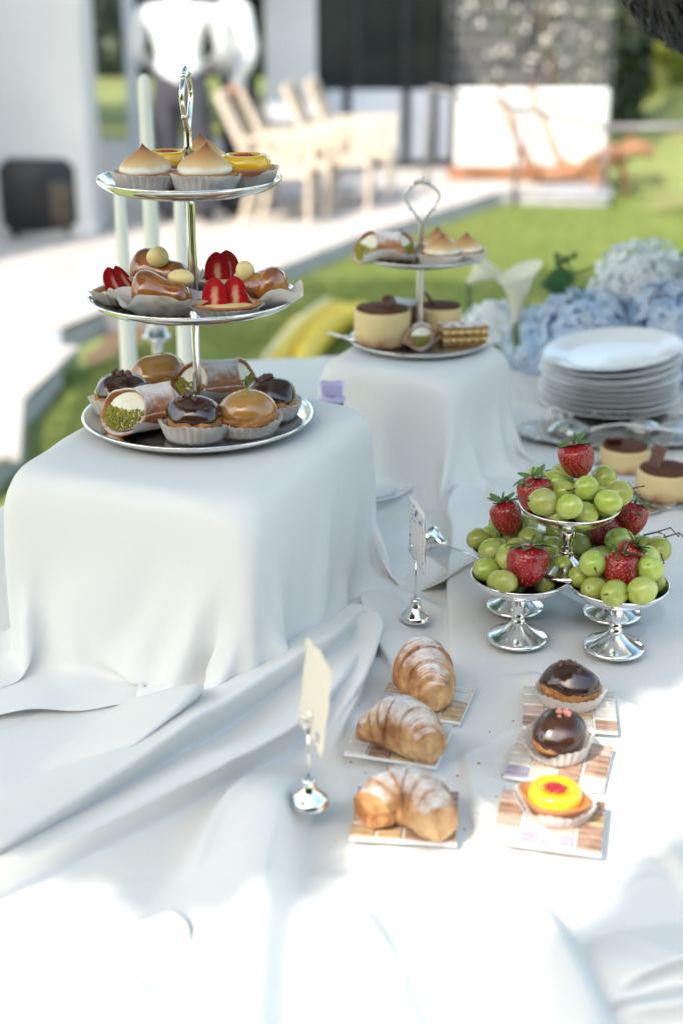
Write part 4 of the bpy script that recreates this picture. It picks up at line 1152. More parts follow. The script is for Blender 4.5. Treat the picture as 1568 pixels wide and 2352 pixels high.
# three tier stand on the near riser
S1 = at(457, 972, B1Z); S1.z = B1Z
zm, zt_ = zy(703, S1.y), zy(437, S1.y)
ztop = zy(142, S1.y)
R1, R2, R3 = .117, .1035, .0885
st1 = thing('tiered_stand', 'tall silver three tier cake stand on the near draped riser', 'cake stand', S1, R(0))
for Rr, z in ((R1, 0), (R2, zm - S1.z), (R3, zt_ - S1.z)):
    obj('plate', lathe(plate_profile(Rr), 72), MATS['silver'], st1, True, T(0, 0, z))
obj('rod', fluted_rod(.0036, zm - S1.z, .0042, .0036), MATS['silver'], st1)
obj('rod', fluted_rod(zm - S1.z + .0036, zt_ - S1.z, .0042, .0036), MATS['silver'], st1)
hm = MB(); hh = ztop - zt_
hm.add(*lathe([(.0085, .0036), (.008, .006), (.0055, .012), (.0058, .03), (.0046, hh * .30), (.0062, hh * .31), (.0040, hh * .36), (.0036, hh * .47)], 14), 0, T(0, 0, zt_ - S1.z))
handle_shape(hm, zt_ - S1.z + hh * .45, .021, hh * .46, r=.0027)
ho = hm.build('handle', MATS['silver'], st1); ho.rotation_euler = (0, 0, R(84))

# two tier stand on the far riser
S2 = at(962, 792, B2Z); S2.z = B2Z
z2 = zy(598, S2.y); z2t = zy(420, S2.y)
st2_ = thing('tiered_stand', 'small silver two tier stand with open loop handle on the far riser', 'cake stand', S2)
Q1, Q2 = .0925, .080
obj('plate', lathe(plate_profile(Q1, .010), 64), MATS['silver_dull'], st2_)
obj('plate', lathe(plate_profile(Q2, .009), 64), MATS['silver_dull'], st2_, True, T(0, 0, z2 - S2.z))
obj('rod', fluted_rod(.0036, z2 - S2.z, .0045, .004), MATS['silver_dull'], st2_)
hm = MB(); h0 = z2 - S2.z; hh = z2t - z2
hm.add(*lathe([(.008, .0036), (.006, .01), (.0036, .02), (.003, hh * .42), (.0035, hh * .52)], 12), 0, T(0, 0, h0))
handle_shape(hm, h0 + hh * .50, .0225, hh * .52, r=.0018)
hm.build('handle', MATS['silver_dull'], st2_)

# ------------------------------------------------------------------ pastry makers
def paper_cup(parent, rb, rt, h, n=28, amp=.0016, el=(1, 1), seed=0, m='paper', dz=.0, rag=.12):
    g = random.Random(seed); ph = g.uniform(0, 6)
    def fn(u, v):
        a = 2 * math.pi * u
        r = rb + (rt - rb) * v
        r += amp * (.35 + .65 * v) * (2 / math.pi * math.asin(math.sin(n * a))) * (.75 + .25 * math.sin(3 * a + ph)) + .0022 * v * vnoise((math.cos(a) * 2 + seed, math.sin(a) * 2, v), 1.3)
        z = h * v * (1 + rag * v * (vnoise((math.cos(a) * 1.7, math.sin(a) * 1.7 + seed, 2.2)) + .35 * math.sin(2 * a + ph)))
        return (r * math.cos(a) * el[0], r * math.sin(a) * el[1], z + .0006 + dz)
    V, F = grid(fn, n * 4, 5, True); k = len(V); V = list(V) + [(0, 0, .0006 + dz)]
    F = list(F) + [(k, (i + 1) % (n * 4), i) for i in range(n * 4)]
    return obj('paper_cup', (V, F), MATS[m], parent)

def wobble(seed, amt, sc):
    def f(p): return 1 + amt * vnoise((p[0] * sc + seed * 3.1, p[1] * sc, p[2] * sc))
    return f

def meringue_tart(loc, rz, label, seed=0, s=1.0, group=None, cup=True):
    t = thing('meringue_tart', label, 'tart', loc, rz, group, s)
    if cup: paper_cup(t, .0248, .0300, .0158, seed=seed, el=(1.06, 1))
    el = 1.10
    obj('crust', lathe([(0, .0012), (.0205, .0012), (.0262, .0135), (.0268, .0160), (.0255, .0172), (.0225, .0168), (0, .0165)], 40,
        fn=lambda p, i, a: (p[0] * el * (1 + .02 * math.sin(5 * a)), p[1], p[2] + .0006 * math.sin(7 * a + seed))), MATS['crust'], t)
    g = random.Random(seed); ox, oy = g.uniform(-.003, .003), g.uniform(-.002, .002); tw = g.uniform(0, 6)
    prof = [(0, 0), (.0210, .0002), (.0232, .0018), (.0237, .0038), (.0231, .0060), (.0214, .0086), (.0186, .0116), (.0152, .0146), (.0116, .0173), (.0082, .0196), (.0051, .0219), (.0028, .0240), (.0012, .0258), (.0003, .0272), (0, .0276)]
    w = wobble(seed, .09, 70)
    def fn(p, i, a):
        k = w(p) * (1 + .02 * math.sin(a * 2 + p[2] * 260 + tw)); f = max(0, p[2] - .016) / .012
        return (p[0] * k * 1.05 + ox * f, p[1] * k + oy * f, p[2])
    obj('meringue', lathe(prof, 44, fn=fn), MATS['meringue'], t, True, T(0, 0, .0158))
    return t

def curd_tart(loc, rz, label, seed=0, s=1.0, boat=1.0, group=None):
    t = thing('curd_tart', label, 'tart', loc, rz, group, s)
    paper_cup(t, .0235, .0305, .0175, seed=seed, el=((1.06 if boat <= 1 else 1.22), 1), rag=.3)
    def sh(p, i, a):
        c = abs(math.cos(a)); pt = 1 + (.42 * boat - .3) * c ** 6 if boat > 1 else 1.06
        return (p[0] * pt, p[1] * (1 if boat <= 1 else .98), p[2] + (.003 * c ** 4 if boat > 1 and i in (2, 3, 4) else 0))
    obj('tart_shell', lathe([(0, .0012), (.019, .0012), (.0272, .0170), (.0274, .0188), (.0255, .0192), (.0225, .0178), (0, .017)], 44, fn=sh), MATS['tart_shell'], t)
    cu = obj('curd', lathe([(.0235, .0170), (.0245, .0195), (.0240, .0235), (.0225, .0275), (.0200, .0298), (.0172, .0302), (.0150, .0290), (.0130, .0276), (.007, .0270), (0, .0268)], 44,
        fn=lambda p, i, a: (p[0] * 1.04, p[1] * .98, p[2])), MATS['curd'], t)
    g = random.Random(seed); mb = MB()
    for k in range(75):
        a, r = g.uniform(0, 6.28), .0090 * math.sqrt(g.random())
        q = g.uniform(.0012, .0021)
        mb.add(*ball(q, q, q, 7, 5), 0, T(r * math.cos(a) * 1.15, r * math.sin(a) * .85, .0278 + g.uniform(0, .0022) * (1 - r / .012)))
    tag(mb.build('raspberry_crumb', MATS['raspberry'], t), kind='stuff')
    return t

_NIB = None
def nib_src(m='nib'):
    g = random.Random(3)
    return ball(.0031, .0024, .0020, 7, 5, lambda p, q: tuple(c * (1 + .35 * vnoise((p[0] * 3, p[1] * 3, p[2] * 3 + 9))) for c in q))

def choux_bun(loc, rz, label, kind, seed=0, s=1.0, cup='paper', wide=(1.1, 1), nibs=6, nibm='nib', nibxy=(0, 0), cap_tilt=0, fall=0, group=None):
    t = thing('glazed_choux_bun', label, 'choux bun', loc, rz, group, s)
    paper_cup(t, .0250, .0315, .0175, seed=seed, el=wide, m=cup, rag=.22 + fall)
    w = wobble(seed, .10, 60); w2 = wobble(seed + 4, .06, 400)
    def body(p, q):
        k = w(q) * w2(q); z = q[2] * k
        if z < 0: z *= .78
        return (q[0] * k, q[1] * k, z + .0190)
    obj('choux', ball(.0252 * wide[0], .0245 * wide[1], .0225, 44, 28, body), MATS['choux'], t)
    n = 52; V = []; F = []; m = 16
    for i in range(m + 1):
        for j in range(n):
            a = 2 * math.pi * j / n
            edge = 1.46 + .10 * vnoise((math.cos(a) * 2.2 + seed, math.sin(a) * 2.2, 7)) + .05 * math.sin(9 * a + seed) + cap_tilt * math.sin(a)
            th = edge * i / m
            p = (math.sin(th) * math.cos(a), math.sin(th) * math.sin(a), math.cos(th))
            q = (p[0] * .0252 * wide[0], p[1] * .0245 * wide[1], p[2] * .0225)
            k = w(q); tk = 1.045 + .012 * (1 - (i / m) ** 8) if i < m else .985
            V.append((q[0] * k * tk, q[1] * k * tk, q[2] * k * tk * (1.02 if i < m else 1) + .0190))
    for i in range(m):
        for j in range(n):
            F.append((i * n + j, i * n + n + j, i * n + n + (j + 1) % n, i * n + (j + 1) % n))
    gl = obj('glaze', (V, F), MATS['caramel' if kind == 'caramel' else 'chocolate'], t)
    g = random.Random(seed + 50)
    def top(x, y):
        rr = min(.98, math.hypot(x / (.0252 * wide[0]), y / (.0245 * wide[1])))
        return .0190 + .0236 * math.sqrt(1 - rr * rr) * w((x, y, .0225 * math.sqrt(1 - rr * rr)))
    if kind == 'caramel':
        mb = MB()
        for k in range(90):
            x, y = nibxy[0] + g.gauss(0, .0055), nibxy[1] + g.gauss(0, .005); r = g.uniform(.0004, .0011)
            mb.add(*ball(r, r, r, 5, 4), 0, T(x, y, top(x, y) + r * .4))
        tag(mb.build('pistachio_crumb', MATS['pistachio'], t), kind='stuff')
    else:
        src = None
        for k in range(nibs):
            x, y = nibxy[0] + g.gauss(0, .0055), nibxy[1] + g.gauss(0, .0045)
            sc_ = g.uniform(.7, 1.5); rot = (g.uniform(0, 6), g.uniform(0, 6), g.uniform(0, 6)); z = top(x, y) + .0012
            if src is None:
                src = obj('cocoa_nib', nib_src(), MATS[nibm], t, False); src.location = (x, y, z); src.rotation_euler = rot; src.scale = (sc_,) * 3
            else: inst('cocoa_nib', src, t, (x, y, z), rot, (sc_,) * 3)
    return t

def paper_trough(parent, L, W, h, seed=0, m='paper', crump=.003):
    def fn(u, v):
        x = (u - .5) * L * (1 + .05 * math.sin(v * 6 + seed)); s = (v - .5) * 2
        return (x + .003 * vnoise((u * 3, v * 3, seed), 1.5), s * W / 2, h * abs(s) ** 2.2 * (.8 + .3 * vnoise((u * 2.3, s, seed + 3))) + .0008 + crump * abs(s) * abs(vnoise((u * 5, v * 4, seed + 1))))
    return obj('paper_wrap', grid(fn, 30, 14), MATS[m], parent)

def cannolo(loc, rz, label, seed=0, s=1.0, L=.072, Rr=.0185, group=None, wrap=True, pitch=0):
    t = thing('cannolo', label, 'cannolo', loc, rz, group, s)
    if wrap: paper_trough(t, L * .86, .056, .022, seed)
    zc = Rr + .0018
    def fn(u, v):
        a = 2 * math.pi * v * 1.10 - .6
        sl = .026 * (.5 + .5 * math.cos(a - .75))                   # slanting mouths
        x = (u - .5) * (L + .010) - (sl if u > .5 else -sl) * abs(2 * u - 1) ** 1.5
        r = Rr * (1 - .05 * math.sin(math.pi * u)) * (1 + .08 * vnoise((x * 70, math.cos(a) * 1.7, math.sin(a) * 1.7 + seed)) + .03 * vnoise((x * 260, math.cos(a) * 5, math.sin(a) * 5 + seed))) + .0016 * max(0, v - .5)
        r *= 1 + .06 * abs(2 * u - 1) ** 6
        return (x, r * math.cos(a), r * math.sin(a) * .94 + zc)
    sh = obj('shell', grid(fn, 34, 48), MATS['cannolo'], t)
    md = sh.modifiers.new('thick', 'SOLIDIFY'); md.thickness = .0022; md.offset = -1
    def endx(r, a): return L / 2 + .005 - .026 * (.5 + .5 * r * math.cos(a - .75)) - .0035 + .0045 * (1 - r * r) + .0012 * vnoise((r * 3, math.cos(a) * r * 3 + seed, math.sin(a) * r * 3))
    nr, na = 7, 36; V = []; F = []
    rings = [(e, r) for e, rr in ((-1, [i / nr for i in range(nr + 1)]), (1, [1 - i / nr for i in range(nr + 1)])) for r in rr]
    for e, r in rings:
        for j in range(na):
            a = 2 * math.pi * j / na; V.append((e * endx(r, a), Rr * .90 * r * math.cos(a), Rr * .85 * r * math.sin(a)))
    for i in range(len(rings) - 1):
        for j in range(na): F.append((i * na + j, i * na + (j + 1) % na, i * na + na + (j + 1) % na, i * na + na + j))
    obj('ricotta_filling', (V, F), MATS['ricotta'], t, True, T(0, 0, zc))
    g = random.Random(seed); mb = MB()
    for e in (-1, 1):
        for k in range(800):
            r, a = math.sqrt(g.random()) * .98, g.uniform(0, 6.28)
            if r * math.sin(a) > .10 + .10 * g.random(): continue
            q = g.uniform(.0006, .0015)
            mb.add(*ball(q, q, q * .8, 5, 4), 0, T(e * (endx(r, a) + g.uniform(-.0003, .0012)), Rr * .88 * r * math.cos(a), zc + Rr * .84 * r * math.sin(a)))
    tag(mb.build('pistachio_crumb', MATS['pistachio'], t), kind='stuff')
    return t

def baba(loc, rz, label, seed=0, s=1.0, lean=0, blob=(.004, -.004, .034), bl=(.0092, .0085, .0085), group=None):
    t = thing('rum_baba', label, 'baba', loc, rz, group, s)
    w = wobble(seed, .06, 55)
    rad = [.0, .010, .0155, .0190, .0205, .0205, .0190, .0165, .0142, .0135, .0138, .0135, .0115, .007, 0]; n = len(rad); L = .058
    V = []; nu = 36
    for i in range(n):
        u = i / (n - 1); x = -L / 2 + L * (u - .06 * math.sin(2 * math.pi * u)); cz = .0215 - .006 * u
        for j in range(nu):
            a = 2 * math.pi * j / nu; q = (x, rad[i] * math.cos(a), rad[i] * math.sin(a)); k = w(q)
            V.append((q[0], q[1] * k, q[2] * k + cz))
    F = [(i * nu + j, i * nu + (j + 1) % nu, i * nu + nu + (j + 1) % nu, i * nu + nu + j) for i in range(n - 1) for j in range(nu)]
    obj('bun', (V, F), MATS['baba'], t).modifiers.new('s', 'SUBSURF').levels = 1
    w2 = wobble(seed + 9, .14, 70)
    obj('cream_dollop', ball(*bl, 22, 16, lambda p, q: (q[0] * w2(q), q[1] * w2(q), q[2] * w2(q))), MATS['cream'], t, True, T(*blob))
    g = random.Random(seed)
    def fn(u, v):
        a = 2 * math.pi * u; r = (.013 + .023 * v) * (1 + .16 * v * vnoise((math.cos(a) * 2.2, math.sin(a) * 2.2, seed * 1.7), 1.2))
        return (r * math.cos(a) * 1.28, r * math.sin(a) * .92, .0008 + .019 * v ** 1.5 * (1 + .55 * vnoise((math.cos(a) * 2.4 + 5, math.sin(a) * 2.4, seed * 2.3), 1.4)) + .0012 * vnoise((a * 4, v * 5, seed), 1))
    obj('paper_wrap', grid(fn, 72, 7, True), MATS['greasy_paper'], t)
    return t

def half_berry(parent, Lb, Wb, seed, dark=False):
    """upright half strawberry: flat cut face to -Y, rounded back"""
    prof = lambda v: Wb * (math.sin(math.pi * min(1, v * .50 + .34)) ** .8) * (1 - .12 * v) * (1 if v < .97 else .55)
    n = 14; V = []; F = []; m = 10
    for i in range(n + 1):
        v = i / n; r = prof(v) * (1 - v ** 9 * .7)
        for j in range(m + 1):
            a = math.pi * j / m; V.append((r * math.cos(a), r * math.sin(a) * .75, Lb * v))
    for i in range(n):
        for j in range(m): F.append((i * (m + 1) + j, i * (m + 1) + j + 1, (i + 1) * (m + 1) + j + 1, (i + 1) * (m + 1) + j))
    F.append(tuple(n * (m + 1) + j for j in range(m + 1)))
    o = obj('strawberry_half', (V, F), MATS['berry_dark' if dark else 'berry'], parent)
    Vc_ = []; Fc = []
    for i in range(n + 1):
        v = i / n; r = prof(v) * (1 - v ** 9 * .7)
        for j in range(9):
            s_ = -1 + j / 4
            Vc_.append((r * s_ * .985, -.0003 - .0006 * (1 - s_ * s_), Lb * v))
    for i in range(n):
        for j in range(8): Fc.append((i * 9 + j, i * 9 + j + 1, (i + 1) * 9 + j + 1, (i + 1) * 9 + j))
    me = obj('cut_face', (Vc_, Fc), MATS['berry_face'], o)
    return o

def berry_tart(loc, rz, label, seed=0, s=1.0, dark=False, group=None, faces=((-.006, -.002, 0), (.006, .004, 0)), tilt=-18, big=1.0, back=False):
    t = thing('strawberry_tart', label, 'tart', loc, rz, group, s)
    paper_cup(t, .019, .0285, .0115, seed=seed, el=(1.25, 1), rag=.35)
    obj('tart_shell', lathe([(0, .001), (.0175, .001), (.0225, .0105), (.0252, .0128), (.0250, .0145), (.0225, .0140), (.0195, .0105), (0, .0100)], 44,
        fn=lambda p, i, a: (p[0] * 1.25 * (1 + .05 * abs(math.cos(a)) ** 5), p[1], p[2])), MATS['tart_shell'], t)
    obj('custard', lathe([(.0205, .0105), (.015, .0125), (0, .0130)], 32, fn=lambda p, i, a: (p[0] * 1.25, p[1], p[2])), MATS['cream'], t)
    for k, (x, y, a) in enumerate(faces):
        o = half_berry(t, .0265 * big, .0125 * big, seed + k, dark)
        o.location = (x, y, .0115); o.rotation_euler = (R(tilt), 0, R(a))
    return t
m = M('berry_face', (.6, .03, .03), .45, coat=0, spec=.12, bump=.0005, bs=400)
t_ = m.node_tree; N_ = t_.nodes; L_n = t_.links
tcn = N_.new('ShaderNodeTexCoord'); mpn = N_.new('ShaderNodeMapping'); mpn.inputs['Location'].default_value = (0, 0, -.35); mpn.inputs['Scale'].default_value = (115, 30, 42)
L_n.new(tcn.outputs['Object'], mpn.inputs[0]); ln_ = N_.new('ShaderNodeVectorMath'); ln_.operation = 'LENGTH'; L_n.new(mpn.outputs[0], ln_.inputs[0])
nzn = N_.new('ShaderNodeTexNoise'); nzn.inputs['Scale'].default_value = 260; L_n.new(tcn.outputs['Object'], nzn.inputs['Vector'])
adn = N_.new('ShaderNodeMath'); adn.operation = 'MULTIPLY_ADD'; adn.inputs[1].default_value = .5; L_n.new(nzn.outputs[0], adn.inputs[0]); L_n.new(ln_.outputs['Value'], adn.inputs[2])
crn = N_.new('ShaderNodeValToRGB'); e_ = crn.color_ramp.elements
e_[0].position, e_[0].color = .46, (.64, .34, .22, 1); e_[1].position, e_[1].color = .95, (.34, .004, .006, 1)
q_ = e_.new(.74); q_.color = (.46, .016, .012, 1)
L_n.new(adn.outputs[0], crn.inputs[0]); L_n.new(crn.outputs[0], N_['Principled BSDF'].inputs['Base Color'])

def on(px, py, z): v = at(px, py, z); v.z = z; return v

# bottom tier
zb_ = B1Z + .0038
choux_bun(on(284, 950, zb_), R(20), 'chocolate glazed choux bun at the left of the bottom tier', 'chocolate', 1, 1.0, nibs=7, nibxy=(.002, -.002))
choux_bun(on(449, 1006, zb_), R(-8), 'chocolate glazed choux bun at the front of the bottom tier', 'chocolate', 2, 1.02, nibs=7, nibxy=(-.008, -.001))
choux_bun(on(619, 957, zb_), R(-40), 'chocolate glazed choux bun at the right of the bottom tier', 'chocolate', 3, 1.02, nibs=9, nibxy=(.0, -.003))
choux_bun(on(568, 994, zb_), R(10), 'caramel glazed choux bun at the right front of the bottom tier', 'caramel', 4, 1.02, nibxy=(-.002, .004))
choux_bun(on(369, 907, zb_), R(15), 'caramel glazed choux bun at the back of the bottom tier', 'caramel', 5, 1.06, nibxy=(.004, .006))
cannolo(on(352, 985, zb_), R(-146), 'sugar dusted cannolo with pistachio end at the front of the bottom tier', 6, 1.16)
cannolo(on(505, 925, zb_), R(-162), 'sugar dusted cannolo lying behind the rod of the bottom tier', 7, 1.16)
# middle tier
zmm = zm + .0038
baba(on(372, 676, zmm), R(-25), 'glossy rum baba with round cream dollop at the back of the middle tier', 1, 1.12, blob=(.004, -.010, .036), bl=(.0098, .0095, .0095))
baba(on(374, 722, zmm), R(-12), 'glossy rum baba in crumpled paper at the front of the middle tier', 2, 1.05, blob=(.016, .010, .032), bl=(.012, .008, .0075))
baba(on(596, 706, zmm), R(160), 'glossy rum baba with cream dollop at the right of the middle tier', 3, 1.05, blob=(.012, .004, .034), bl=(.0085, .0085, .0105))
berry_tart(on(288, 696, zmm), R(28), 'dark red strawberry tart at the left of the middle tier', 1, .98, True, faces=((-.006, .0, 20), (.008, .006, 40)), tilt=-34, big=1.05)
berry_tart(on(508, 670, zmm), R(8), 'strawberry tart standing behind the others on the middle tier', 2, .98, faces=((-.003, .0, 4), (.009, .008, 16)), tilt=-12, big=1.12)
berry_tart(on(521, 728, zmm), R(4), 'strawberry tart at the right front of the middle tier', 3, 1.0, faces=((-.011, -.002, -4), (.009, .003, 12)), tilt=-14, big=1.0)
# top tier
ztt = zt_ + .0038
meringue_tart(on(337, 437, ztt), R(10), 'toasted meringue tart at the left of the top tier', 1, 1.0)
meringue_tart(on(472, 440, ztt), R(-5), 'toasted meringue tart at the front of the top tier', 2, 1.04)
meringue_tart(on(466, 408, ztt), R(30), 'toasted meringue tart at the back of the top tier', 3, 1.0)
curd_tart(on(563, 428, ztt), R(0), 'yellow curd tart with raspberry crumbs at the right of the top tier', 4, 1.0)
curd_tart(on(386, 414, ztt), R(20), 'yellow curd tart with raspberry crumbs at the back of the top tier', 5, .95)

# far stand, upper plate
z2u = z2 + .0038
cannolo(on(888, 604, z2u), R(-172), 'cannolo with ricotta and pistachio on the upper plate of the small stand', 8, 1.02, Rr=.0185)
meringue_tart(on(922, 590, z2u), R(0), 'meringue tart behind the cannolo on the small stand', 4, .85)
meringue_tart(on(1003, 590, z2u), R(40), 'meringue tart at the back of the upper plate of the small stand', 5, .92)
meringue_tart(on(1012, 608, z2u), R(10), 'meringue tart at the front of the upper plate of the small stand', 6, .92)
meringue_tart(on(1068, 600, z2u), R(70), 'meringue tart at the right of the upper plate of the small stand', 7, .88)

def tiramisu(loc, rz, label, seed, s=1.0, r=.031, h=.034, disc=None, board=True, shards=((.0, .004, 30, 40),), group=None):
    t = thing('tiramisu_cake', label, 'cake', loc, rz, group, s)
    if board: obj('cake_board', lathe([(0, 0), (r * 1.3, 0), (r * 1.32, .001), (r * 1.3, .002), (0, .002)], 40), MATS['silver_dull'], t)
    z = .0022 if board else .0006
    w = wobble(seed, .035, 70)
    obj('cream_body', lathe([(0, 0), (r * .99, 0), (r * 1.02, .004), (r * 1.0, h * .5), (r * 1.015, h * .9), (r * .98, h), (0, h)], 52, fn=lambda p, i, a: (p[0] * w(p), p[1] * w(p), p[2])), MATS['tiramisu_side'], t, True, T(0, 0, z))
    obj('cocoa_top', lathe([(r * .95, h + .0003), (r * .93, h + .0018), (r * .5, h + .0026 + .0005 * seed % 1 * .001), (0, h + .0022)], 40, fn=lambda p, i, a: (p[0], p[1], p[2] + .0008 * vnoise(p, 120))), MATS['cocoa'], t, True, T(0, 0, z))
    for k, (x, y, a, l) in enumerate(shards):
        o = obj('chocolate_shard', bevbox(-.0008, .0008, -.011, .011, 0, .032, .0004), MATS['choc_shard'], t, False)
        o.location = (x, y, h + z - .002); o.rotation_euler = (0, R(l), R(a))
    if disc:
        o = obj('chocolate_disc', lathe([(0, -.001), (.011, -.001), (.0115, 0), (.011, .001), (0, .001)], 28, fn=lambda p, i, a: (p[0], p[1] * .8, p[2])), MATS['choc_shard'], t)
        o.location = disc[:3]; o.rotation_euler = disc[3]
    return t
zl = B2Z + .0036
tiramisu(on(877, 789, zl), R(15), 'tall tiramisu cake with chocolate disc on the lower plate of the small stand', 1, 1.05, .035, .044, disc=(.006, -.008, .055, (R(62), 0, R(25))), board=False, shards=())
tiramisu(on(1010, 770, zl), R(0), 'round cream cake with cocoa well at the back of the small stand', 2, 1.0, .0285, .040, board=False, shards=((-.006, -.003, 20, -38),))
cannolo(on(967, 797, zl), R(-97), 'mini cannolo facing forward on the lower plate of the small stand', 9, .82, L=.05)
t = thing('mille_feuille', 'layered mille feuille slice at the right of the small stand', 'pastry', on(1063, 788, zl), R(8))
for k, (z, m_) in enumerate(((0.0, 'puff'), (.0105, 'puff'), (.021, 'puff_top'))):
    obj('puff_layer', grid(lambda u, v: ((u - .5) * .062, (v - .5) * .03, .0045 + .0006 * vnoise((u * 9, v * 5, k))), 16, 8), MATS[m_], t, True, T(0, 0, z))
    b_ = obj('puff_edge', bevbox(-.031, .031, -.015, .015, .0005, .0043, .0008), MATS['puff'], t, False, T(0, 0, z))
for z in (.0045, .0150):
    mb = MB()
    for i in range(6):
        for j in range(3): mb.add(*ball(.0058, .0058, .0034, 10, 7), 0, T(-.0255 + i * .0102, -.0095 + j * .0095, z + .003))
    mb.build('cream_layer', MATS['cream'], t)
t = thing('sugared_slice', 'square slice with white sugared top behind the tiramisu', 'pastry', on(925, 768, zl), R(-28))
obj('sponge', bevbox(-.02, .02, -.016, .016, .0, .042, .003), MATS['choc_shard'], t)
o = obj('sugar_top', bevbox(-.022, .022, -.018, .018, .0422, .046, .002), MATS['white_paint'], t)
t = thing('cake_server', 'silver cake server handle poking out left of the small stand', 'cake server', on(800, 775, zl + .010), R(160))
obj('handle', tube([(0, 0, .0), (.012, 0, .001), (.03, 0, .004)], [.006, .004, .003], 8, .4), MATS['silver'], t); obj('blade', bevbox(-.03, .0, -.010, .010, -.001, .0005, .0004), MATS['silver'], t)

# ------------------------------------------------------------------ fruit cups
def strawberry(loc, rot, label, W=.019, L=.042, seed=0, dark=0):
    t = thing('strawberry', label, 'strawberry', loc); t.rotation_euler = rot
    g = random.Random(seed); seeds = []
    def prof(v):                                      # v 0 tip .. 1 shoulder
        return W * (math.sin(math.pi * (.08 + .62 * v ** .85)) ** .9) * (1.0 if v < .78 else math.sqrt(max(.02, 1 - .93 * ((v - .78) / .22) ** 2))) / .98
    rows = 11
    for i in range(rows):
        v = .06 + .86 * (i + .5) / rows; n = max(4, int(2 * math.pi * prof(v) / .0062))
        for j in range(n): seeds.append((v + g.uniform(-.012, .012), 2 * math.pi * (j + .5 * (i % 2)) / n + g.uniform(-.1, .1)))
    S = np.array([(prof(v) * math.cos(a), prof(v) * math.sin(a), L * (v - .5)) for v, a in seeds])
    nu, nv = 72, 44; V = []
    for i in range(nv + 1):
        v = i / nv
        for j in range(nu):
            a = 2 * math.pi * j / nu; r = prof(v) if 0 < i else .0005
            p = np.array((r * math.cos(a), r * math.sin(a), L * (v - .5)))
            d = np.min(np.sum((S - p) ** 2, 1)); pit = .0011 * math.exp(-d / (.0013 ** 2))
            k = 1 + .03 * vnoise((p[0] * 45 + seed, p[1] * 45, p[2] * 45)) - pit / max(r, .004)
            V.append((p[0] * k, p[1] * k, p[2]))
    F = [(i * nu + j, i * nu + (j + 1) % nu, i * nu + nu + (j + 1) % nu, i * nu + nu + j) for i in range(nv) for j in range(nu)]
    F += [tuple(nv * nu + j for j in range(nu)), tuple(range(nu - 1, -1, -1))]
    obj('berry', (V, F), MATS['berry'], t)
    mb = MB()
    for (v, a), p in zip(seeds, S):
        k = 1 + .03 * vnoise((p[0] * 45 + seed, p[1] * 45, p[2] * 45))
        M_ = T(p[0] * k * .975, p[1] * k * .975, p[2]) @ Rz(a)
        mb.add(*ball(.0005, .0006, .0010, 6, 4), 0, M_)
    tag(mb.build('achene', MATS['seed'], t), kind='stuff')
    for k in range(9):
        a = 2 * math.pi * k / 9 + g.uniform(-.25, .25); ll = g.uniform(.014, .021) * W / .019; up = g.uniform(-.2, 1.0)
        def lf(u, v):
            x = ll * u; w_ = .0045 * math.sin(math.pi * min(1, u * .92 + .08)) ** .7 * (v - .5) * 2
            return (x + .002, w_, L * .46 + .003 * u * 2 * up + .004 * up * u * u - .005 * u * u * (1 - up) + .0012 * (v - .5) ** 2 * 4)
        obj('sepal', grid(lf, 7, 4), MATS['calyx'], t, True, Rz(a))
    obj('stalk', tube([(0, 0, L * .45), (.001, .001, L * .45 + .007), (.003, .002, L * .45 + .011)], [.0018, .0012, .001], 7), MATS['calyx'], t)
    return t

CUP_R, CUP_H = .0485, .071
BOWL = [(.004, .0505), (.016, .0515), (.028, .0550), (.038, .0605), (.0455, .0672), (.0480, .0705)]
def fruit_cup(loc, label):
    t = thing('fruit_cup', label, 'cup', loc, 0, 'silver footed cups of grapes')
    obj('foot', lathe([(0, .0), (.0285, .0), (.0302, .0012), (.0304, .0026), (.0292, .0042), (.0262, .0052), (.0205, .0078), (.0135, .0122), (.0082, .0165), (.0068, .0180), (0, .0182)], 64), MATS['silver'], t)
    obj('stem', lathe([(.0068, .0178), (.0070, .0215), (.0063, .0222), (.0060, .0240), (.0064, .0258), (.0052, .0275), (.0050, .0300), (.0068, .0345), (.0072, .0380), (.0070, .0450), (.0060, .0470), (.0062, .0488), (.0075, .0500)], 32), MATS['silver'], t)
    b = obj('bowl', lathe([(0, .0492), (.006, .0493), (.017, .0503), (.029, .0537), (.039, .0592), (.0468, .0660), (.0486, .0692), (.0492, .0704), (.0492, .0714), (.0482, .0718), (.0474, .0710)]
        + [(r, z + .0008) for r, z in reversed(BOWL[:-1])] + [(0, .0508)], 72), MATS['silver'], t)
    return t

GR = .0126
grape_src = None
def grape(loc, rot, sc, label, group):
    global grape_src
    o = bpy.data.objects.new('grape', grape_src.data); COL.objects.link(o)
    o.location, o.rotation_euler, o.scale = loc, rot, sc
    tag(o, label, 'grape', group)
    c = bpy.data.objects.new('stem_scar', scar_src.data); COL.objects.link(c); c.parent = o
    if gg.random() < .4:
        c = bpy.data.objects.new('pedicel', ped_src.data); COL.objects.link(c); c.parent = o
    return o
def gfn(p, q):
    k = 1 + .015 * vnoise((p[0] * 1.6, p[1] * 1.6, p[2] * 1.6)); d = max(0, p[2] - .975) / .025
    return (q[0] * k, q[1] * k, q[2] * k - .0010 * d)
grape_src = obj('grape', ball(GR, GR, GR * 1.10, 36, 26, gfn), MATS['grape'])
scar_src = obj('stem_scar', ball(.0009, .0009, .0003, 8, 5), MATS['grape_scar'], None, True, T(0, 0, GR * 1.10 - .0008))
ped_src = obj('pedicel', tube([(0, 0, GR * 1.08), (.0006, 0, GR * 1.08 + .004), (.002, .001, GR * 1.08 + .008), (.0045, .002, GR * 1.08 + .011)], [.0010, .0006, .0006, .0009], 6), MATS['twig'])

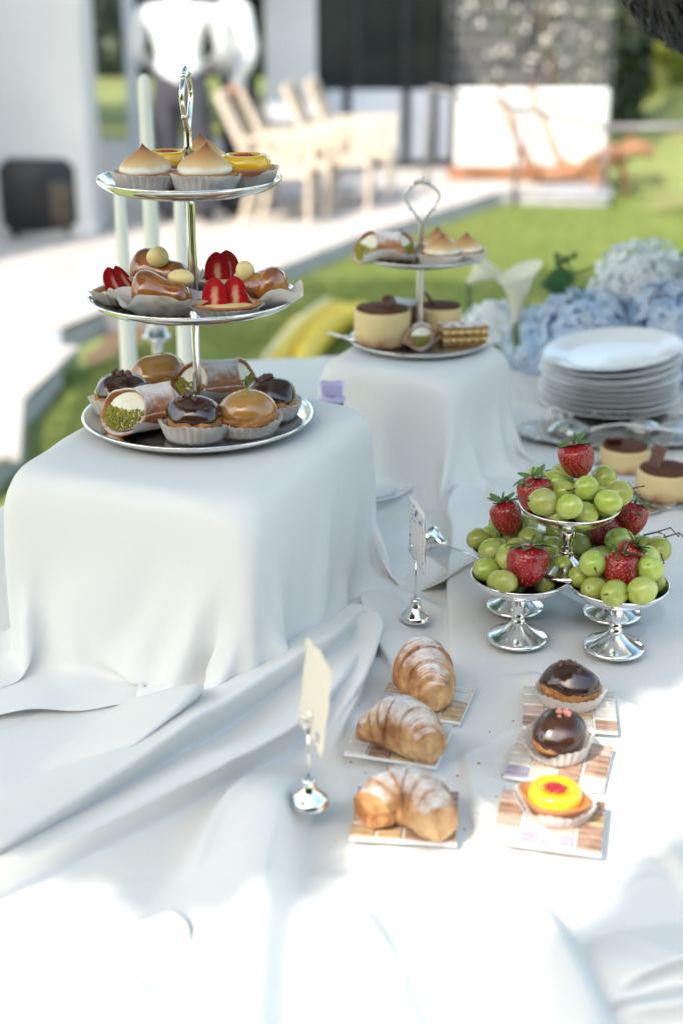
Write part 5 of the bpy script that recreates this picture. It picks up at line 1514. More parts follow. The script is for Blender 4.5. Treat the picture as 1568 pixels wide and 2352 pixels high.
def bowl_pack(n, fixed, seed, spread=.030, h0=.10):
    """let n grapes settle in the bowl round the fixed strawberries (x, y, z, r)"""
    g = np.random.default_rng(seed)
    P = np.stack([g.normal(0, spread * .5, n), g.normal(0, spread * .5, n), g.uniform(.07, h0, n)], 1); Rr = np.full(n, GR * 1.03)
    Fx = np.array(fixed) if len(fixed) else np.zeros((0, 4))
    bx = np.array([b[0] for b in BOWL] + [.06, .08]); bz = np.array([b[1] for b in BOWL] + [.080, .13]); bz[0] = .0505
    for it in range(700):
        P[:, 2] -= .0006 if it < 600 else .00015
        P[:, :2] *= .998
        for _ in range(3):
            D = P[:, None] - P[None]; L = np.linalg.norm(D, axis=2) + 1e-9; pen = np.clip(2 * GR * 1.0 - L, 0, None); np.fill_diagonal(pen, 0)
            P += (D / L[..., None] * pen[..., None] * .4).sum(1)
            if len(Fx):
                D = P[:, None] - Fx[None, :, :3]; L = np.linalg.norm(D, axis=2) + 1e-9; pen = np.clip(GR + Fx[:, 3] - L, 0, None)
                P += (D / L[..., None] * pen[..., None]).sum(1)
            r = np.hypot(P[:, 0], P[:, 1])
            # keep clear of the bowl's inner face
            zmin = np.interp(r, bx, bz) + GR / np.cos(np.arctan(np.interp(r, [0, .02, .048, .08], [0, .25, .8, 1.2])))
            lo = P[:, 2] < zmin; P[lo, 2] = zmin[lo]
            P[lo, :2] *= (1 - .0025)
            far = r > .050; P[far, :2] *= (.050 / r[far])[:, None]
    return P

cups = dict(fl=(on(1186, 1484, TZ), 'front left', 'front left silver cup of grapes beside the vertical fold'), fr=(on(1407, 1506, TZ), 'front right', 'front right silver cup of grapes on the table'),
            bl=(on(1180, 1411, TZ), 'rear left', 'rear left silver cup, mostly hidden behind the front left cup'), br=(on(1403, 1427, TZ), 'rear right', 'rear right silver cup with two strawberries'))
zc = max(tz_(c[0].x, c[0].y, .03) for c in cups.values())
tops = {}
for k, (p, nm, lb) in cups.items():
    p.z = zc; fruit_cup(p, lb); tops[k] = (p, nm)
pt = on(1298, 1312, zc + .0722); pt.z = zc + .0722
fruit_cup(pt, 'topmost silver cup standing on the rims of the other four'); tops['t'] = (pt, 'topmost')
def sb(px, py, Y): v = atY(px, py, Y); return v
def rel(v, k, r): p = tops[k][0]; return (v.x - p.x, v.y - p.y, v.z - p.z, r)
P_ = {k: tops[k][0] for k in tops}
berries = [  # cup, pixel, Y offset to the cup axis, width, length, rot, label
    ('fl', 1211, 1298, -.020, .0205, .043, (R(172), R(6), 0), 'largest strawberry, tip down at the front left cup'),
    ('t', 1228, 1138, -.012, .0165, .038, (R(176), R(-10), 0), 'strawberry at the left of the topmost cup'),
    ('t', 1324, 1056, .014, .0170, .036, (R(180), R(-14), 0), 'strawberry crowning the topmost cup'),
    ('bl', 1163, 1190, -.004, .0160, .036, (R(172), R(-14), 0), 'strawberry standing on the rear left cup'),
    ('br', 1446, 1193, -.002, .0165, .037, (R(178), R(12), 0), 'upright strawberry at the right of the rear right cup'),
    ('br', 1386, 1220, -.006, .0160, .034, (R(150), R(35), 0), 'strawberry half hidden under the topmost cup'),
    ('fr', 1424, 1312, -.012, .0170, .038, (R(165), R(8), 0), 'strawberry at the front of the front right cup'),
    ('fr', 1441, 1276, .008, .0135, .030, (R(185), R(30), 0), 'small strawberry tucked behind the one on the front right cup')]
fixed = {k: [] for k in tops}
for i, (k, px, py, dy, W_, L_b, rt, lb) in enumerate(berries):
    v = sb(px, py, P_[k].y + dy)
    rt = (rt[0] - math.pi, rt[1], rt[2])
    strawberry(v, rt, lb, W_, L_b, i + 1)
    ax = Matrix.Rotation(rt[1], 3, 'Y') @ Matrix.Rotation(rt[0], 3, 'X') @ Vector((0, 0, 1))
    for u in (-.012, 0, .010): q = v + ax * u; fixed[k].append(rel(q, k, W_ * (.88 if u >= 0 else .7)))
gg = random.Random(4); first = True
for k, n_ in dict(fl=12, fr=15, bl=16, br=17, t=21).items():
    P = bowl_pack(n_, fixed[k], {'fl': 1, 'fr': 2, 'bl': 3, 'br': 4, 't': 5}[k], h0=.14)
    for p in P:
        if p[2] < .05: continue
        loc = P_[k] + Vector(p); s_ = gg.uniform(.88, 1.07)
        lb = f'pale green grape heaped in the {tops[k][1]} silver cup'; gp = f'green grapes in the {tops[k][1]} cup'
        grape(loc, (gg.uniform(0, 6), gg.uniform(0, 6), gg.uniform(0, 6)), (s_ * gg.uniform(.96, 1.03), s_, s_ * gg.uniform(.95, 1.1)), lb, gp)
bpy.data.objects.remove(ped_src); bpy.data.objects.remove(grape_src); bpy.data.objects.remove(scar_src)
for k, a in (('br', .6), ('fr', 2.5), ('fr', 4.0), ('fl', 1.9), ('br', .1)):
    p = P_[k]; mb = MB(); g = random.Random(int(a * 10))
    c0 = Vector((p.x + .036 * math.cos(a), p.y + .036 * math.sin(a) * .8, p.z + .078))
    if k == 'br': c0.z += .004
    if math.sin(a) < 0: c0 = Vector((p.x + .03 * math.cos(a), p.y - .042, p.z + .074))
    pts = [c0, c0 + Vector((.012, -.006, .006)), c0 + Vector((.026, -.004, .010)), c0 + Vector((.034, -.010, .002))]
    t = thing('grape_twig', f'thin brown grape twig poking out of the {tops[k][1]} cup' + {.6: ', upper one', .1: ', lower one', 2.5: ' at its back', 4.0: ' at its front', 1.9: ''}[a], 'twig', c0)
    obj('stalk', tube([q - c0 for q in pts], [.0010, .0009, .0008, .0006], 6), MATS['twig'], t)
    for j in (1, 2): obj('side_shoot', tube([pts[j] - c0, pts[j] - c0 + Vector((g.uniform(-.004, .008), g.uniform(-.006, 0), g.uniform(-.010, .008)))], [.0008, .0006], 6), MATS['twig'], t)

# ------------------------------------------------------------------ coasters, croissants, buns in the front
def coaster(bl, br, label, seed, palette):
    a = on(*bl, TZ + .005); b = on(*br, TZ + .005); d = (b - a); d.z = 0; w = d.length; ang = math.atan2(d.y, d.x)
    up = Vector((-math.sin(ang), math.cos(ang), 0)); dp = w * .86; c = (a + b) / 2 + up * dp / 2
    z = max(tz_(c.x + i * w * .4, c.y + j * w * .4, .02) for i in (-1, 0, 1) for j in (-1, 0, 1)) + .0002
    t = thing('mosaic_coaster', label, 'coaster', (c.x, c.y, z), ang)
    obj('grout_bed', bevbox(-w / 2 + .0008, w / 2 - .0008, -dp / 2 + .0008, dp / 2 - .0008, 0, .0034, .0006), MATS['grout'], t, False)
    n = 4; p = w / n; p2 = dp / n; src = {}; g = random.Random(seed)
    for i in range(n):
        for j in range(n):
            k = g.choice(palette); x, y = -w / 2 + p * (i + .5), -dp / 2 + p2 * (j + .5); q = p * .452; q2 = p2 * .448
            if w not in src:
                o = obj('tile', bevbox(-q, q, -q2, q2, 0, .0024, .0007), MATS[k], t, False); src[w] = o
            else: o = inst('tile', src[w], t, mat=MATS[k])
            o.location = (x, y, .0028 + g.uniform(0, .0003)); o.rotation_euler = (0, 0, g.choice((0, math.pi)))
    return t, Vector((c.x, c.y, z + .0052)), ang
PALE = ['pearl0', 'pearl0', 'pearl2', 'pearl3', 'pearl4', 'pearl1']; MIX = ['pearl0', 'pearl1', 'pearl3', 'pearl4', 'pearl2', 'pearl0', 'pearl0']
_, k1, _ = coaster((856, 1638), (1058, 1668), 'pearl mosaic coaster under the farthest croissant', 1, PALE)
_, k2, _ = coaster((787, 1757), (1003, 1790), 'pearl mosaic coaster under the middle croissant', 2, PALE)
_, k3, _ = coaster((799, 1940), (1050, 1955), 'pearl mosaic coaster under the nearest croissant', 3, ['pearl1', 'pearl3', 'pearl4', 'pearl2', 'pearl0', 'pearl1'])
_, k4, _ = coaster((1196, 1678), (1420, 1693), 'pearl mosaic coaster under the farthest chocolate bun', 4, MIX)
_, k5, _ = coaster((1153, 1790), (1387, 1826), 'pearl mosaic coaster under the nearer chocolate bun', 5, MIX)
_, k6, _ = coaster((1124, 1957), (1380, 1990), 'pearl mosaic coaster under the curd tart', 6, ['pearl1', 'pearl3', 'pearl4', 'pearl2', 'pearl0', 'pearl1'])

def croissant(label, px, z, rad, seed, tall=1.0, nseg=6):
    """rolled crescent: spine through design pixels on the coaster, radius rad at each spine point"""
    P = [on(x, y, z) for x, y in px]; c = sum(P, Vector()) / len(P); c.z = z
    t = thing('croissant', label, 'croissant', c)
    # smooth spine
    n = 150; K = len(P) - 1; nu = 52; V = []; tone = []
    def cat(A, u):
        k = min(int(u * K), K - 1); f = u * K - k
        p0, p1, p2, p3 = A[max(k - 1, 0)], A[k], A[k + 1], A[min(k + 2, K)]
        return .5 * ((2 * p1) + (p2 - p0) * f + (2 * p0 - 5 * p1 + 4 * p2 - p3) * f * f + (3 * p1 - p0 - 3 * p2 + p3) * f ** 3)
    g = random.Random(seed); cuts = sorted([(i + .5 + g.uniform(-.18, .18)) / nseg for i in range(nseg)])
    for i in range(n + 1):
        u = i / n; p = cat(P, u) - c; tn = (cat(P, min(1, u + .01)) - cat(P, max(0, u - .01))); tn.z = 0; tn.normalize(); sd = Vector((-tn.y, tn.x, 0))
        r0 = cat([Vector((q, 0, 0)) for q in rad], u).x
        end = min(1, 14 * min(u, 1 - u)) ** .5 if min(u, 1 - u) < .072 else 1
        for j in range(nu):
            a = 2 * math.pi * j / nu; sk = .055 * math.sin(a) + .03 * math.cos(2 * a + seed)
            # shingled layers: each step is lower than the one nearer the middle
            st = 0
            for q in cuts:
                dd = (u + sk - q) * (1 if q > .5 else -1)
                st -= .066 * (1 / (1 + math.exp(-dd * 150)))
                st += .030 * math.exp(-((dd + .012) / .014) ** 2)
            mid = len(cuts) * .5
            k = (1 + st + .066 * sum(1 / (1 + math.exp(-((u - q) * (1 if q > .5 else -1)) * 12)) for q in cuts))
            r = r0 * k * end * (1 + .035 * vnoise((u * 9, math.cos(a) * 1.6 + seed, math.sin(a) * 1.6)) + .012 * math.sin((u + sk) * 190 + 3 * vnoise((u * 5, a, seed))))
            dk_ = max(0, min(1, .45 + .9 * vnoise((u * 7, math.cos(a) * 1.5 + seed, math.sin(a) * 1.5)) * .6 + .3 * math.sin(a)))
            eg_ = max(math.exp(-(((u + sk - q) * (1 if q > .5 else -1) - .006) / .012) ** 2) for q in cuts)
            ln_2 = .5 + .5 * math.sin((u + sk) * 190 + 3 * vnoise((u * 5, a, seed)))
            tone.append(min(1, .55 * dk_ + .34 * eg_ + .22 * ln_2 * dk_))
            yy = math.sin(a) * r * tall; yy = yy if yy > 0 else yy * .62
            V.append(tuple(p + sd * math.cos(a) * r + Vector((0, 0, yy + r0 * end * .60))))
    F = [(i * nu + j, i * nu + (j + 1) % nu, i * nu + nu + (j + 1) % nu, i * nu + nu + j) for i in range(n) for j in range(nu)]
    F += [tuple(range(nu - 1, -1, -1)), tuple(n * nu + j for j in range(nu))]
    zmn = min(v[2] for v in V); V = [(v[0], v[1], v[2] - zmn + .0002) for v in V]
    o = obj('dough', (V, F), MATS['croissant'], t)
    at_ = o.data.attributes.new('browning', 'FLOAT', 'POINT'); at_.data.foreach_set('value', tone)
    return t
croissant('farthest sugar dusted croissant, its end pointing at the camera', [(922, 1572), (946, 1576), (972, 1594), (991, 1620), (1003, 1642)], k1.z, [.016, .0265, .0270, .0220, .0125], 1, 1.12)
croissant('middle sugar dusted croissant with a pointed left tip', [(815, 1702), (858, 1704), (912, 1712), (960, 1736), (990, 1762)], k2.z, [.0075, .0170, .0245, .0230, .0140], 2, 1.1)
croissant('nearest sugar dusted croissant in half sunlight, bent like a crescent', [(845, 1908), (880, 1884), (930, 1878), (980, 1900), (1010, 1942)], k3.z, [.0160, .0215, .0240, .0220, .0150], 3, 1.08)
choux_bun(Vector((k4.x + .001, k4.y + .009, k4.z)), R(-12), 'chocolate glazed choux bun with cocoa nibs on the farthest coaster', 'chocolate', 11, .88, nibs=9, nibxy=(-.004, .004), wide=(1.16, 1))
choux_bun(Vector((k5.x - .001, k5.y + .009, k5.z)), R(25), 'chocolate glazed choux bun with pale crumbs on the middle coaster', 'chocolate', 12, .92, nibs=7, nibm='pink_nib', nibxy=(.004, -.001), wide=(1.02, 1.0), cap_tilt=-.35, fall=.3)
curd_tart(Vector((k6.x + .004, k6.y + .007, k6.z)), R(-28), 'pointed yellow curd tart with a red centre in the sun', 13, .86, 1.35)

# ------------------------------------------------------------------ card holders
def holder_base(t, m):
    obj('base', lathe([(0, 0), (.0150, 0), (.0158, .001), (.0158, .0026), (.0150, .0036), (.0150, .0044), (.0142, .0056), (.0122, .0074), (.0080, .0118), (.0058, .0165), (.0050, .0205), (.0052, .0222), (.0030, .0230), (0, .0230)], 40), m, t)
def card_holder(loc, rz, label, hrod, card_w, card_h, tilt, pattern, blank=False):
    t = thing('card_holder', label, 'card holder', loc, rz)
    holder_base(t, MATS['silver'])
    obj('rod', tube([(0, 0, .0225), (.0003, 0, hrod * .6), (0, 0, hrod)], .0011, 8), MATS['silver'], t)
    cl = obj('clip', tube([(0, -.0012, hrod - .002), (0, -.004, hrod + .006), (.001, -.0055, hrod + .018)], [.0014, .0017, .0012], 8, .5), MATS['silver'], t)
    obj('clip', tube([(0, .0012, hrod - .002), (0, .0032, hrod + .004), (.0, .0012, hrod + .020)], [.0014, .0016, .001], 8, .5), MATS['silver'], t)
    def scal(u, v):
        x = (u - .5) * card_w; z = v * card_h
        if v > .999: z += .0022 * abs(math.sin(u * 9)) + .004 * math.sin(math.pi * u)
        x *= 1 + .04 * math.sin(v * 14)
        return (x, .0015 * math.sin(v * 2.4), z)
    cd = obj('card', grid(scal, 18, 18), MATS['card' if blank else 'card_white'], t)
    cd.modifiers.new('t', 'SOLIDIFY').thickness = .0008
    cd.location = (0, 0, hrod - .004); cd.rotation_euler = (R(tilt), 0, 0)
    bk = obj('card_back', grid(lambda u, v: ((u - .5) * card_w * .94, .0018 + .0015 * math.sin(v * 2.4) , v * card_h * .94), 8, 10), MATS['card_back'], cd) if not blank else None
    g = random.Random(pattern); mb = MB()
    for k in range(46 if not blank else 16):
        if not blank:
            u, v = (g.gauss(.5, .28), g.gauss(.84, .07)) if k < 30 else (g.choice((.06, .94)) + g.gauss(0, .03), g.uniform(.05, .7))
        else: u, v = g.uniform(.1, .9), g.uniform(.02, .22)
        if not (.02 < u < .98 and .02 < v < .98): continue
        r = g.uniform(.0006, .0016)
        x, z = (u - .5) * card_w, v * card_h; y = .0015 * math.sin(v * 2.4) - .0006
        a = g.uniform(0, 6.28)
        mb.add([(x + r * math.cos(a + q) * (1.7 if i % 2 else .8), y, z + r * math.sin(a + q) * (1.7 if i % 2 else .8)) for i, q in enumerate(np.linspace(0, 6.28, 9)[:-1])], [tuple(range(8))])
    mb.build('printed_flower', MATS['ink'], cd, False)
    return t
p = on(952, 1449, TZ); p.z = tz_(p.x, p.y, .012)
card_holder(p, R(-78), 'silver card holder with blue flowered card before the grape cups', .066, .058, .062, 2, 3)
p = on(710, 1922, TZ); p.z = tz_(p.x, p.y, .012)
card_holder(p, R(-71), 'silver card holder with plain cream card nearest the camera', .062, .060, .070, -6, 4, True)
# fallen one
p = on(985, 1286, TZ); zz = tz_(p.x, p.y, .02)
t = thing('card_holder', 'silver card holder lying on its side behind the upright one', 'card holder', (p.x, p.y, zz + .0160))
d = on(1095, 1318, TZ) - p; d.z = 0; t.rotation_euler = (0, R(96), math.atan2(d.y, d.x))
holder_base(t, MATS['silver']); obj('rod', tube([(0, 0, .0225), (0, 0, .062)], .0011, 8), MATS['silver'], t)
obj('clip', tube([(.001, -.0012, .060), (.001, -.003, .070), (.001, -.004, .080)], [.0014, .0017, .0012], 8, .5), MATS['silver'], t)
a, b = on(992, 1345, TZ + .012), on(1096, 1282, TZ + .012)
t = thing('place_card', 'cream card lying by the rear left grape cup', 'card', (a + b) / 2); d = b - a
t.rotation_euler = (R(-34), 0, math.atan2(d.y, d.x)); L_c = d.length
cd = obj('card', grid(lambda u, v: ((u - .5) * L_c, (v - .5) * .034, .002 * math.sin(u * 3)), 14, 6), MATS['card'], t); cd.modifiers.new('t', 'SOLIDIFY').thickness = .0007

# ------------------------------------------------------------------ back of the table
# stack of plates
pc = on(1394, 936, TZ); pc.z = tz_(pc.x, pc.y, .08)
def dinner(Rr):
    def fn(p, i, a): 
        k = 1 + .006 * math.cos(16 * a) * (1 if 3 <= i <= 8 else 0); return (p[0] * k, p[1] * k, p[2])
    return lathe([(0, .003), (Rr * .62, .003), (Rr * .70, .0045), (Rr * .80, .009), (Rr * .97, .0125), (Rr, .0135), (Rr * 1.004, .0128), (Rr * .99, .0113), (Rr * .80, .006), (Rr * .66, .0012), (Rr * .62, 0), (0, .0006)], 72, fn=fn)
src = None; names = ['bottom', 'second lowest', 'third lowest', 'fourth lowest', 'fifth lowest', 'sixth from the bottom', 'seventh from the bottom', 'eighth from the bottom', 'second from the top', 'topmost']
for i in range(10):
    V, F = dinner(.104)
    if src is None: o = src = obj('dinner_plate', (V, F), MATS['porcelain'])
    else: o = inst('dinner_plate', src)
    o.location = (pc.x + rnd.uniform(-.003, .003) + .0002 * i, pc.y + rnd.uniform(-.002, .002), pc.z + i * .0086 + .0002)
    o.rotation_euler = (0, R(-.75 * i) if i > 5 else R(-.3 * i), rnd.uniform(0, 1))
    tag(o, f'white scalloped plate, {names[i]} of the stack of ten', 'plate', 'stack of white plates')

# silver tray with serving pieces
pa = on(1400, 1003, TZ); zt2 = tz_(pa.x, pa.y, .1)
t = thing('silver_tray', 'oval silver tray with scalloped rim before the plates', 'tray', (pa.x + .03, pa.y, zt2), R(3))
def trf(p, i, a):
    k = 1 + (.018 * math.cos(26 * a) if i >= 3 and i <= 6 else 0); return (p[0] * 2.15 * k, p[1] * k, p[2])
obj('dish', lathe([(0, .002), (.055, .002), (.060, .0035), (.072, .008), (.076, .0085), (.0775, .0075), (.072, .005), (.06, .001), (0, .0)], 130, fn=trf), MATS['silver_dull'], t)
mb = MB()
for k in range(52):
    a = 2 * math.pi * k / 52; mb.add(*ball(.0042, .0026, .0026, 8, 6), 0, T(.0745 * 2.15 * math.cos(a), .0745 * math.sin(a), .0095) @ Rz(a))
mb.build('bead_rim', MATS['silver_dull'], t)
def spoon(loc, rz, label, s=1.0, flip=True):
    t = thing('serving_spoon', label, 'spoon', loc, rz, None, s)
    sgn = 1 if flip else -1
    def f(u, v):
        a = 2 * math.pi * u; r = v
        return (.030 * r * math.cos(a) * (1 + .12 * math.cos(a)), .021 * r * math.sin(a), sgn * .014 * (1 - r * r) + (.002 if flip else .016))
    obj('spoon_bowl', grid(f, 36, 8, True), MATS['silver'], t)
    obj('handle', tube([(.030, 0, .003), (.045, 0, .009), (.075, 0, .013), (.11, 0, .010), (.15, 0, .006), (.165, 0, .004)], [.004, .003, .003, .0038, .0062, .003], 10, .45), MATS['silver'], t)
spoon(on(1303, 990, zt2 + .004), R(-6), 'silver serving spoon turned over on the tray', 1.05)
spoon(on(1470, 985, zt2 + .004), R(4), 'second silver serving spoon at the right of the tray', .9)
t = thing('sugar_tongs', 'silver tongs standing upright at the left of the tray', 'tongs', on(1272, 985, zt2 + .004))
for s in (-1, 1): obj('arm', tube([(s * .006, 0, .002), (s * .010, 0, .015), (s * .009, 0, .027), (0, 0, .034)], [.003, .0022, .0022, .0026], 8, .6), MATS['silver'], t)

# tiramisu cakes at the right
p = on(1430, 1083, TZ); p.z = tz_(p.x, p.y, .03)
tiramisu(p, R(20), 'round tiramisu with a chocolate shard, further from the camera at the right', 5, 1.0, .0325, .031, shards=((-.012, .012, 62, -52),))
p = on(1522, 1146, TZ); p.z = tz_(p.x, p.y, .03)
tiramisu(p, R(-10), 'round tiramisu with chocolate shard by the fingers at the right edge', 6, 1.03, .0335, .034, shards=((-.016, .000, 40, 20), (.026, -.004, -30, 8)))
p = on(1466, 1113, TZ); p.z = tz_(p.x, p.y, .04)
t = thing('glass_dish', 'pale blue shallow dish between the two tiramisu cakes', 'dish', p); obj('dish', lathe([(0, .0016), (.038, .0016), (.046, .0042), (.047, .0038), (.039, 0), (0, 0)], 48), MATS['pale_panel'], t)
g = random.Random(2)
for k in range(3):
    q = Vector((g.uniform(-.02, .02), g.uniform(-.02, .02), .0022)); obj('chocolate_crumb', nib_src(), MATS['choc_shard'], t, False, T(*q))
p = on(1476, 1184, TZ); p.z = tz_(p.x, p.y, .03)
t = thing('serving_fork', 'silver serving fork half hidden behind the rear right cup', 'fork', p, R(38))
obj('fork_head', bevbox(.0, .024, -.011, .011, .002, .0036, .0007), MATS['silver_dull'], t)
for k in range(4): obj('tine', bar((.024, -.0085 + k * .0057, .003), (.050, -.0085 + k * .0057, .006), .003, .0016), MATS['silver_dull'], t, False)
obj('handle', tube([(.0, 0, .003), (-.03, 0, .005), (-.08, 0, .003)], [.0028, .0022, .0045], 8, .5), MATS['silver_dull'], t)

# patterned plate half hidden behind the near riser
p = on(815, 1132, TZ); p.z = tz_(p.x, p.y, .08)
t = thing('patterned_plate', 'white plate with blue sprig pattern half hidden behind the near riser', 'plate', p)
obj('plate', dinner(.076), MATS['porcelain'], t)
mb = MB(); g = random.Random(6)
for k in range(120):
    a, r = g.uniform(0, 6.28), g.uniform(.056, .072); q = g.uniform(.0008, .0022); z = .0072 + (r - .056) * .28
    mb.add([(r * math.cos(a) + q * math.cos(w_) * (1.5 if i % 2 else .7), r * math.sin(a) + q * math.sin(w_) * (1.5 if i % 2 else .7), z + .0012) for i, w_ in enumerate(np.linspace(0, 6.28, 9)[:-1])], [tuple(range(8))])
mb.build('blue_sprig', MATS['ink'], t, False)
v = on(868, 1108, TZ); 
t = thing('small_pastry', 'small brown pastry on the patterned plate', 'pastry', (v.x - .004, v.y + .01, p.z + .0045)); w = wobble(3, .15, 60)
obj('dough', ball(.022, .017, .016, 24, 16, lambda p_, q: (q[0] * w(q), q[1] * w(q), q[2] * w(q) + .0155)), MATS['croissant'], t); obj('glaze', ball(.014, .011, .004, 18, 10), MATS['caramel'], t, True, T(0, 0, .031))

# jar with lilac ribbon between the risers
Yj = 1.66; pj = atY(762, 950, Yj); zj = tz_(pj.x, Yj, .03)
t = thing('ribboned_jar', 'small glass jar tied with a lilac ribbon between the risers', 'jar', (pj.x, Yj, zj))
hj = zy(914, Yj) - zj
obj('jar', lathe([(0, .001), (.022, .001), (.024, .004), (.024, hj * .75), (.014, hj * .9), (.0145, hj), (.0135, hj), (.0125, hj * .9), (.0225, hj * .75), (.0225, .004), (0, .0035)], 36), MATS['glass'], t)
def rib(u, v):
    a = 2 * math.pi * u
    fl = .0098 + .0026 * v + .0009 * math.cos(24 * a)
    return (fl * math.cos(a) * 1.15, fl * math.sin(a), hj + .003 + .016 * v + .0015 * math.sin(3 * a))
obj('ribbon_loop', grid(rib, 104, 5, True), MATS['lilac'], t)
obj('ribbon_band', lathe([(.0150, hj - .004), (.0165, hj - .002), (.0165, hj + .001), (.0120, hj + .004)], 36), MATS['lilac'], t)

# candles
def candlestick(px, pyb, pyt, Y, label, wide, r0=.0125, r1=.0075, hold=1):
    p = atY(px, pyb, Y); z0 = tz_(p.x, Y, .03); hb = p.z - z0
    t = thing('candlestick', label, 'candlestick', (p.x, Y, z0))
    obj('holder', lathe([(0, 0), (.034, 0), (.036, .003), (.030, .007), (.012, .013), (.007, .022), (.006, hb * .45), (.0075, hb * .55), (.006, hb * .7), (.0085, hb - .012), (wide, hb - .004), (wide + .001, hb - .002), (wide, hb - .001), (.0145, hb - .005), (.0150, hb + .010), (.0135, hb + .010), (.0135, hb), (0, hb)], 36), MATS['silver'], t)
    zt3 = zy(pyt, Y) - z0
    cd = obj('candle', lathe([(0, hb + .0005), (r0, hb + .0005), (r0, hb + .01), ((r0 + r1) / 2 + .0006, (hb + zt3) / 2), (r1, zt3 - .008), (r1 * .8, zt3 - .003), (r1 * .3, zt3 + .001), (0, zt3 + .001)], 28), MATS['candle'], t)
    obj('wick', tube([(0, 0, zt3), (.0006, 0, zt3 + .006), (.002, .001, zt3 + .010)], .0008, 6), MATS['hair'], cd)
candlestick(299, 872, 435, 2.00, 'pale taper candle in a low silver stick at the left', .026)
candlestick(360, 768, 172, 2.06, 'tallest pale taper candle on a high silver stick', .020, .0118, .0085)
candlestick(430, 888, 440, 1.96, 'pale taper candle nearest the cake stand rod', .024)

# ------------------------------------------------------------------ flowers
M('blue_heart', (.16, .25, .48), .8, c2=(.22, .34, .55), vs=40)
M('white_heart', (.46, .54, .56), .8, c2=(.54, .60, .56), vs=40)
def hydrangea(px, py, Y, rad, label, m, seed, n=150):
    c = atY(px, py, Y); c.z = max(c.z, TZ + rad[2] * .5); z0 = TZ
    t = thing('hydrangea', label, 'flower', (c.x, c.y, z0 + .004), 0, 'hydrangea heads along the back of the table')
    cz = c.z - z0; g = np.random.default_rng(seed); Q = []
    for i in range(n):
        zz = 1 - 1.55 * (i + .5) / n; a = i * 2.39996; r = math.sqrt(1 - zz * zz)
        d = np.array([r * math.cos(a), r * math.sin(a), zz]); p = d * np.array(rad) * g.uniform(.80, 1.10) + np.array([0, 0, cz])
        nrm = d + g.normal(0, .25, 3); nrm /= np.linalg.norm(nrm); s = np.cross(nrm, g.normal(size=3)); s /= np.linalg.norm(s); u = np.cross(nrm, s)
        w = g.uniform(.010, .0145)
        for k in range(4):
            b = k * math.pi / 2; e = s * math.cos(b) + u * math.sin(b); f = -s * math.sin(b) + u * math.cos(b)
            Q.append([p, p + e * w * .6 + f * w * .5 + nrm * .002, p + e * w * 1.1 + nrm * .004 * g.uniform(-.4, 1.2), p + e * w * .6 - f * w * .5 + nrm * .002])
    o = fast_quads('petal', np.array(Q), MATS[m], t, smooth=True); tag(o, kind='stuff')
    obj('heart', ball(rad[0] * .74, rad[1] * .74, rad[2] * .74, 20, 12), MATS['blue_heart' if m == 'blue_petal' else 'white_heart'], t, True, T(0, 0, cz - rad[2] * .05))
    obj('stem', tube([(0, 0, cz - rad[2] * .6), (.005, .01, cz * .4), (.01, .03, 0)], .004, 7), MATS['stem'], t)
    return t
hydrangea(1345, 765, 2.30, (.090, .07, .065), 'blue hydrangea head behind the left of the plate stack', 'blue_petal', 1, 190)
hydrangea(1252, 775, 2.36, (.060, .05, .050), 'pale blue hydrangea head nearest the calla lily', 'blue_petal', 2, 120)
hydrangea(1440, 770, 2.40, (.060, .05, .048), 'blue hydrangea head between two larger heads', 'blue_petal', 3, 120)
hydrangea(1480, 655, 2.38, (.085, .07, .068), 'large white hydrangea head rising above the blue ones', 'white_petal', 4, 190)
hydrangea(1545, 770, 2.28, (.075, .06, .085), 'blue hydrangea head at the right edge above the plates', 'blue_petal', 5, 170)
hydrangea(1568, 850, 2.24, (.060, .05, .05), 'blue hydrangea head low at the right edge', 'blue_petal', 6, 110)
hydrangea(1130, 755, 2.35, (.050, .045, .04), 'small white hydrangea head behind the mille feuille', 'white_petal', 7, 100)
hydrangea(1230, 850, 2.30, (.05, .05, .05), 'pale blue hydrangea head low beside the far riser', 'blue_petal', 8, 100)

def calla(px, pyb, pyt, Y, label, rx, ry=0, w=.030):
    b = atY(px, pyb, Y); tp = atY(px, pyt, Y); h = tp.z - b.z
    t = thing('calla_lily', label, 'flower', (b.x, b.y, TZ + .004)); M_ = T(0, 0, b.z - TZ - .004) @ Matrix.Rotation(R(rx), 4, 'X') @ Matrix.Rotation(R(ry), 4, 'Y')
    def f(u, v):
        a = 2 * math.pi * u; r = .006 + (w - .006) * v ** 1.6 + .010 * max(0, v - .8) * (1 + math.cos(a))
        z = h * v * (1 + .16 * math.cos(a) * v) - .05 * h * max(0, v - .85) * 4 * (1 - math.cos(a - .4))
        return (r * math.cos(a), r * math.sin(a), z)
    o = obj('spathe', grid(f, 40, 16, True), MATS['calla'], t, True, M_)
    obj('spadix', tube([(0, 0, h * .05), (0, 0, h * .6)], [.004, .003], 8), MATS['yellow'], t, True, M_)
    q = M_ @ Vector((0, 0, 0)); obj('stem', tube([q, q + Vector((.004, .012, -q.z * .5)), (.01, .03, 0)], .005, 8), MATS['stem'], t)
calla(1184, 738, 618, 2.26, 'upright cream calla lily right of the small stand', 6, 0, .033)
calla(1075, 650, 590, 2.36, 'pale calla lily leaning right behind the small stand', 10, 48, .030)
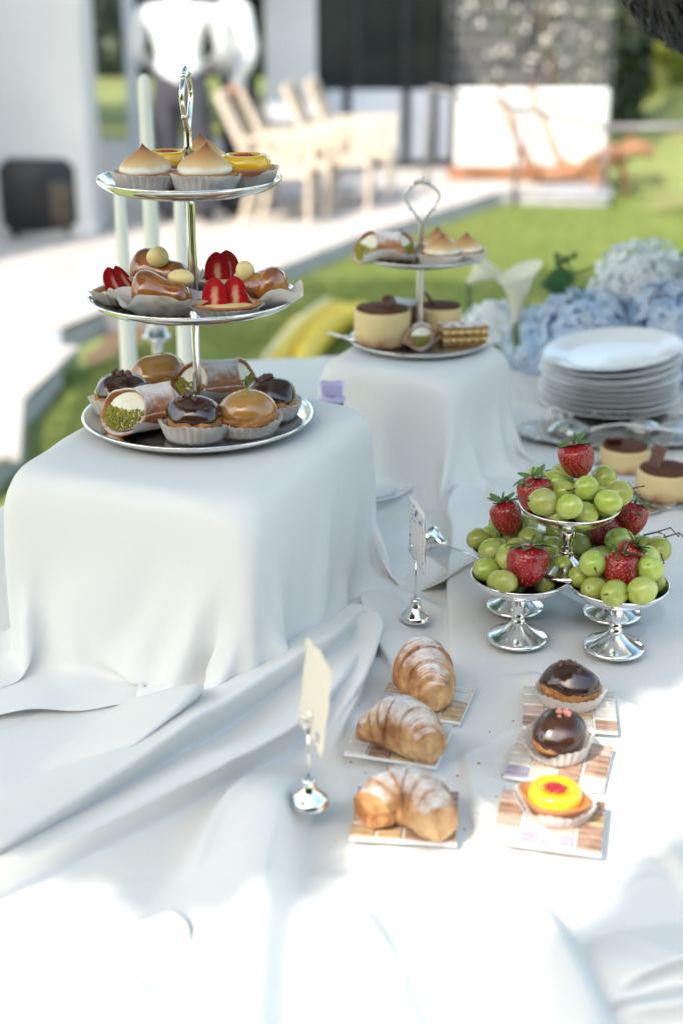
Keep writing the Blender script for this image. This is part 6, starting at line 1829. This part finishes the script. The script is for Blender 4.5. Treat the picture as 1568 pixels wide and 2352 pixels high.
# leafy sprig
p = atY(1290, 700, 2.42); t = thing('leafy_sprig', 'green sprig with buds arching above the blue hydrangeas', 'plant', (p.x, p.y, TZ + .004)); o0 = Vector((p.x, p.y, TZ + .004))
K = [atY(x, y, 2.42) - o0 for x, y in ((1300, 740), (1296, 690), (1320, 628), (1370, 610), (1420, 640))]
obj('stem', tube([Vector((0, .02, 0)), K[0], K[1], K[2], K[3], K[4]], [.004, .0035, .003, .0026, .0022, .0016], 7), MATS['stem'], t)
def leaf(parent, p0, p1, w, nm='leaf'):
    d = p1 - p0; s = d.cross(Vector((.15, 1, .25))).normalized(); n_ = s.cross(d).normalized()
    def f(u, v): x = p0 + d * u + s * (v - .5) * 2 * w * math.sin(math.pi * u ** .8) + n_ * (.006 * (v - .5) ** 2 * 4 - .01 * u * u); return tuple(x)
    return obj(nm, grid(f, 10, 6), MATS['leaf'], parent)
leaf(t, atY(1322, 645, 2.42) - o0, atY(1238, 652, 2.42) - o0, .026); leaf(t, atY(1370, 625, 2.42) - o0, atY(1425, 612, 2.42) - o0, .011); leaf(t, atY(1300, 690, 2.42) - o0, atY(1350, 660, 2.42) - o0, .012)
g = random.Random(8)
for k in range(8):
    q = atY(1288 + g.uniform(-14, 30), 596 + g.uniform(-16, 16), 2.42) - o0
    obj('bud', ball(.006, .006, .007, 10, 8), MATS['stem'], t, True, T(*q)); 
obj('bud_stalk', tube([K[2], atY(1296, 598, 2.42) - o0], .002, 6), MATS['stem'], t)
p = atY(1548, 605, 2.44); t = thing('hydrangea_leaf', 'broad dark green leaf beside the white hydrangea at the right edge', 'leaf', (p.x, p.y, TZ + .004)); o0 = Vector((p.x, p.y, TZ + .004))
leaf(t, atY(1530, 590, 2.44) - o0, atY(1590, 640, 2.44) - o0, .024, 'leaf_blade'); obj('leaf_stalk', tube([Vector((0, .02, 0)), Vector((0, .015, (p.z - TZ) * .5)), atY(1532, 592, 2.44) - o0], .003, 6), MATS['stem'], t)

# crumbs and flakes fallen on the cloth
mb = MB(); g = random.Random(12)
for k in range(46):
    x, y = A2(g.choice((930, 960, 1290, 1270)) + g.gauss(0, 95), g.choice((1650, 1780, 1960)) + g.gauss(0, 50), TZ)
    r = g.uniform(.0005, .0014); z = TZ + float(cloth_field(np.array([[x]]), np.array([[y]]))[0, 0])
    mb.add(*ball(r * 1.5, r, r * .5, 6, 4), 0, T(x, y, z + r * .3) @ Rz(g.uniform(0, 6)))
o = mb.build('crumbs', MATS['puff'], smooth=False)
tag(o, 'scattered pastry flakes and crumbs on the cloth round the coasters', 'crumbs', kind='stuff')
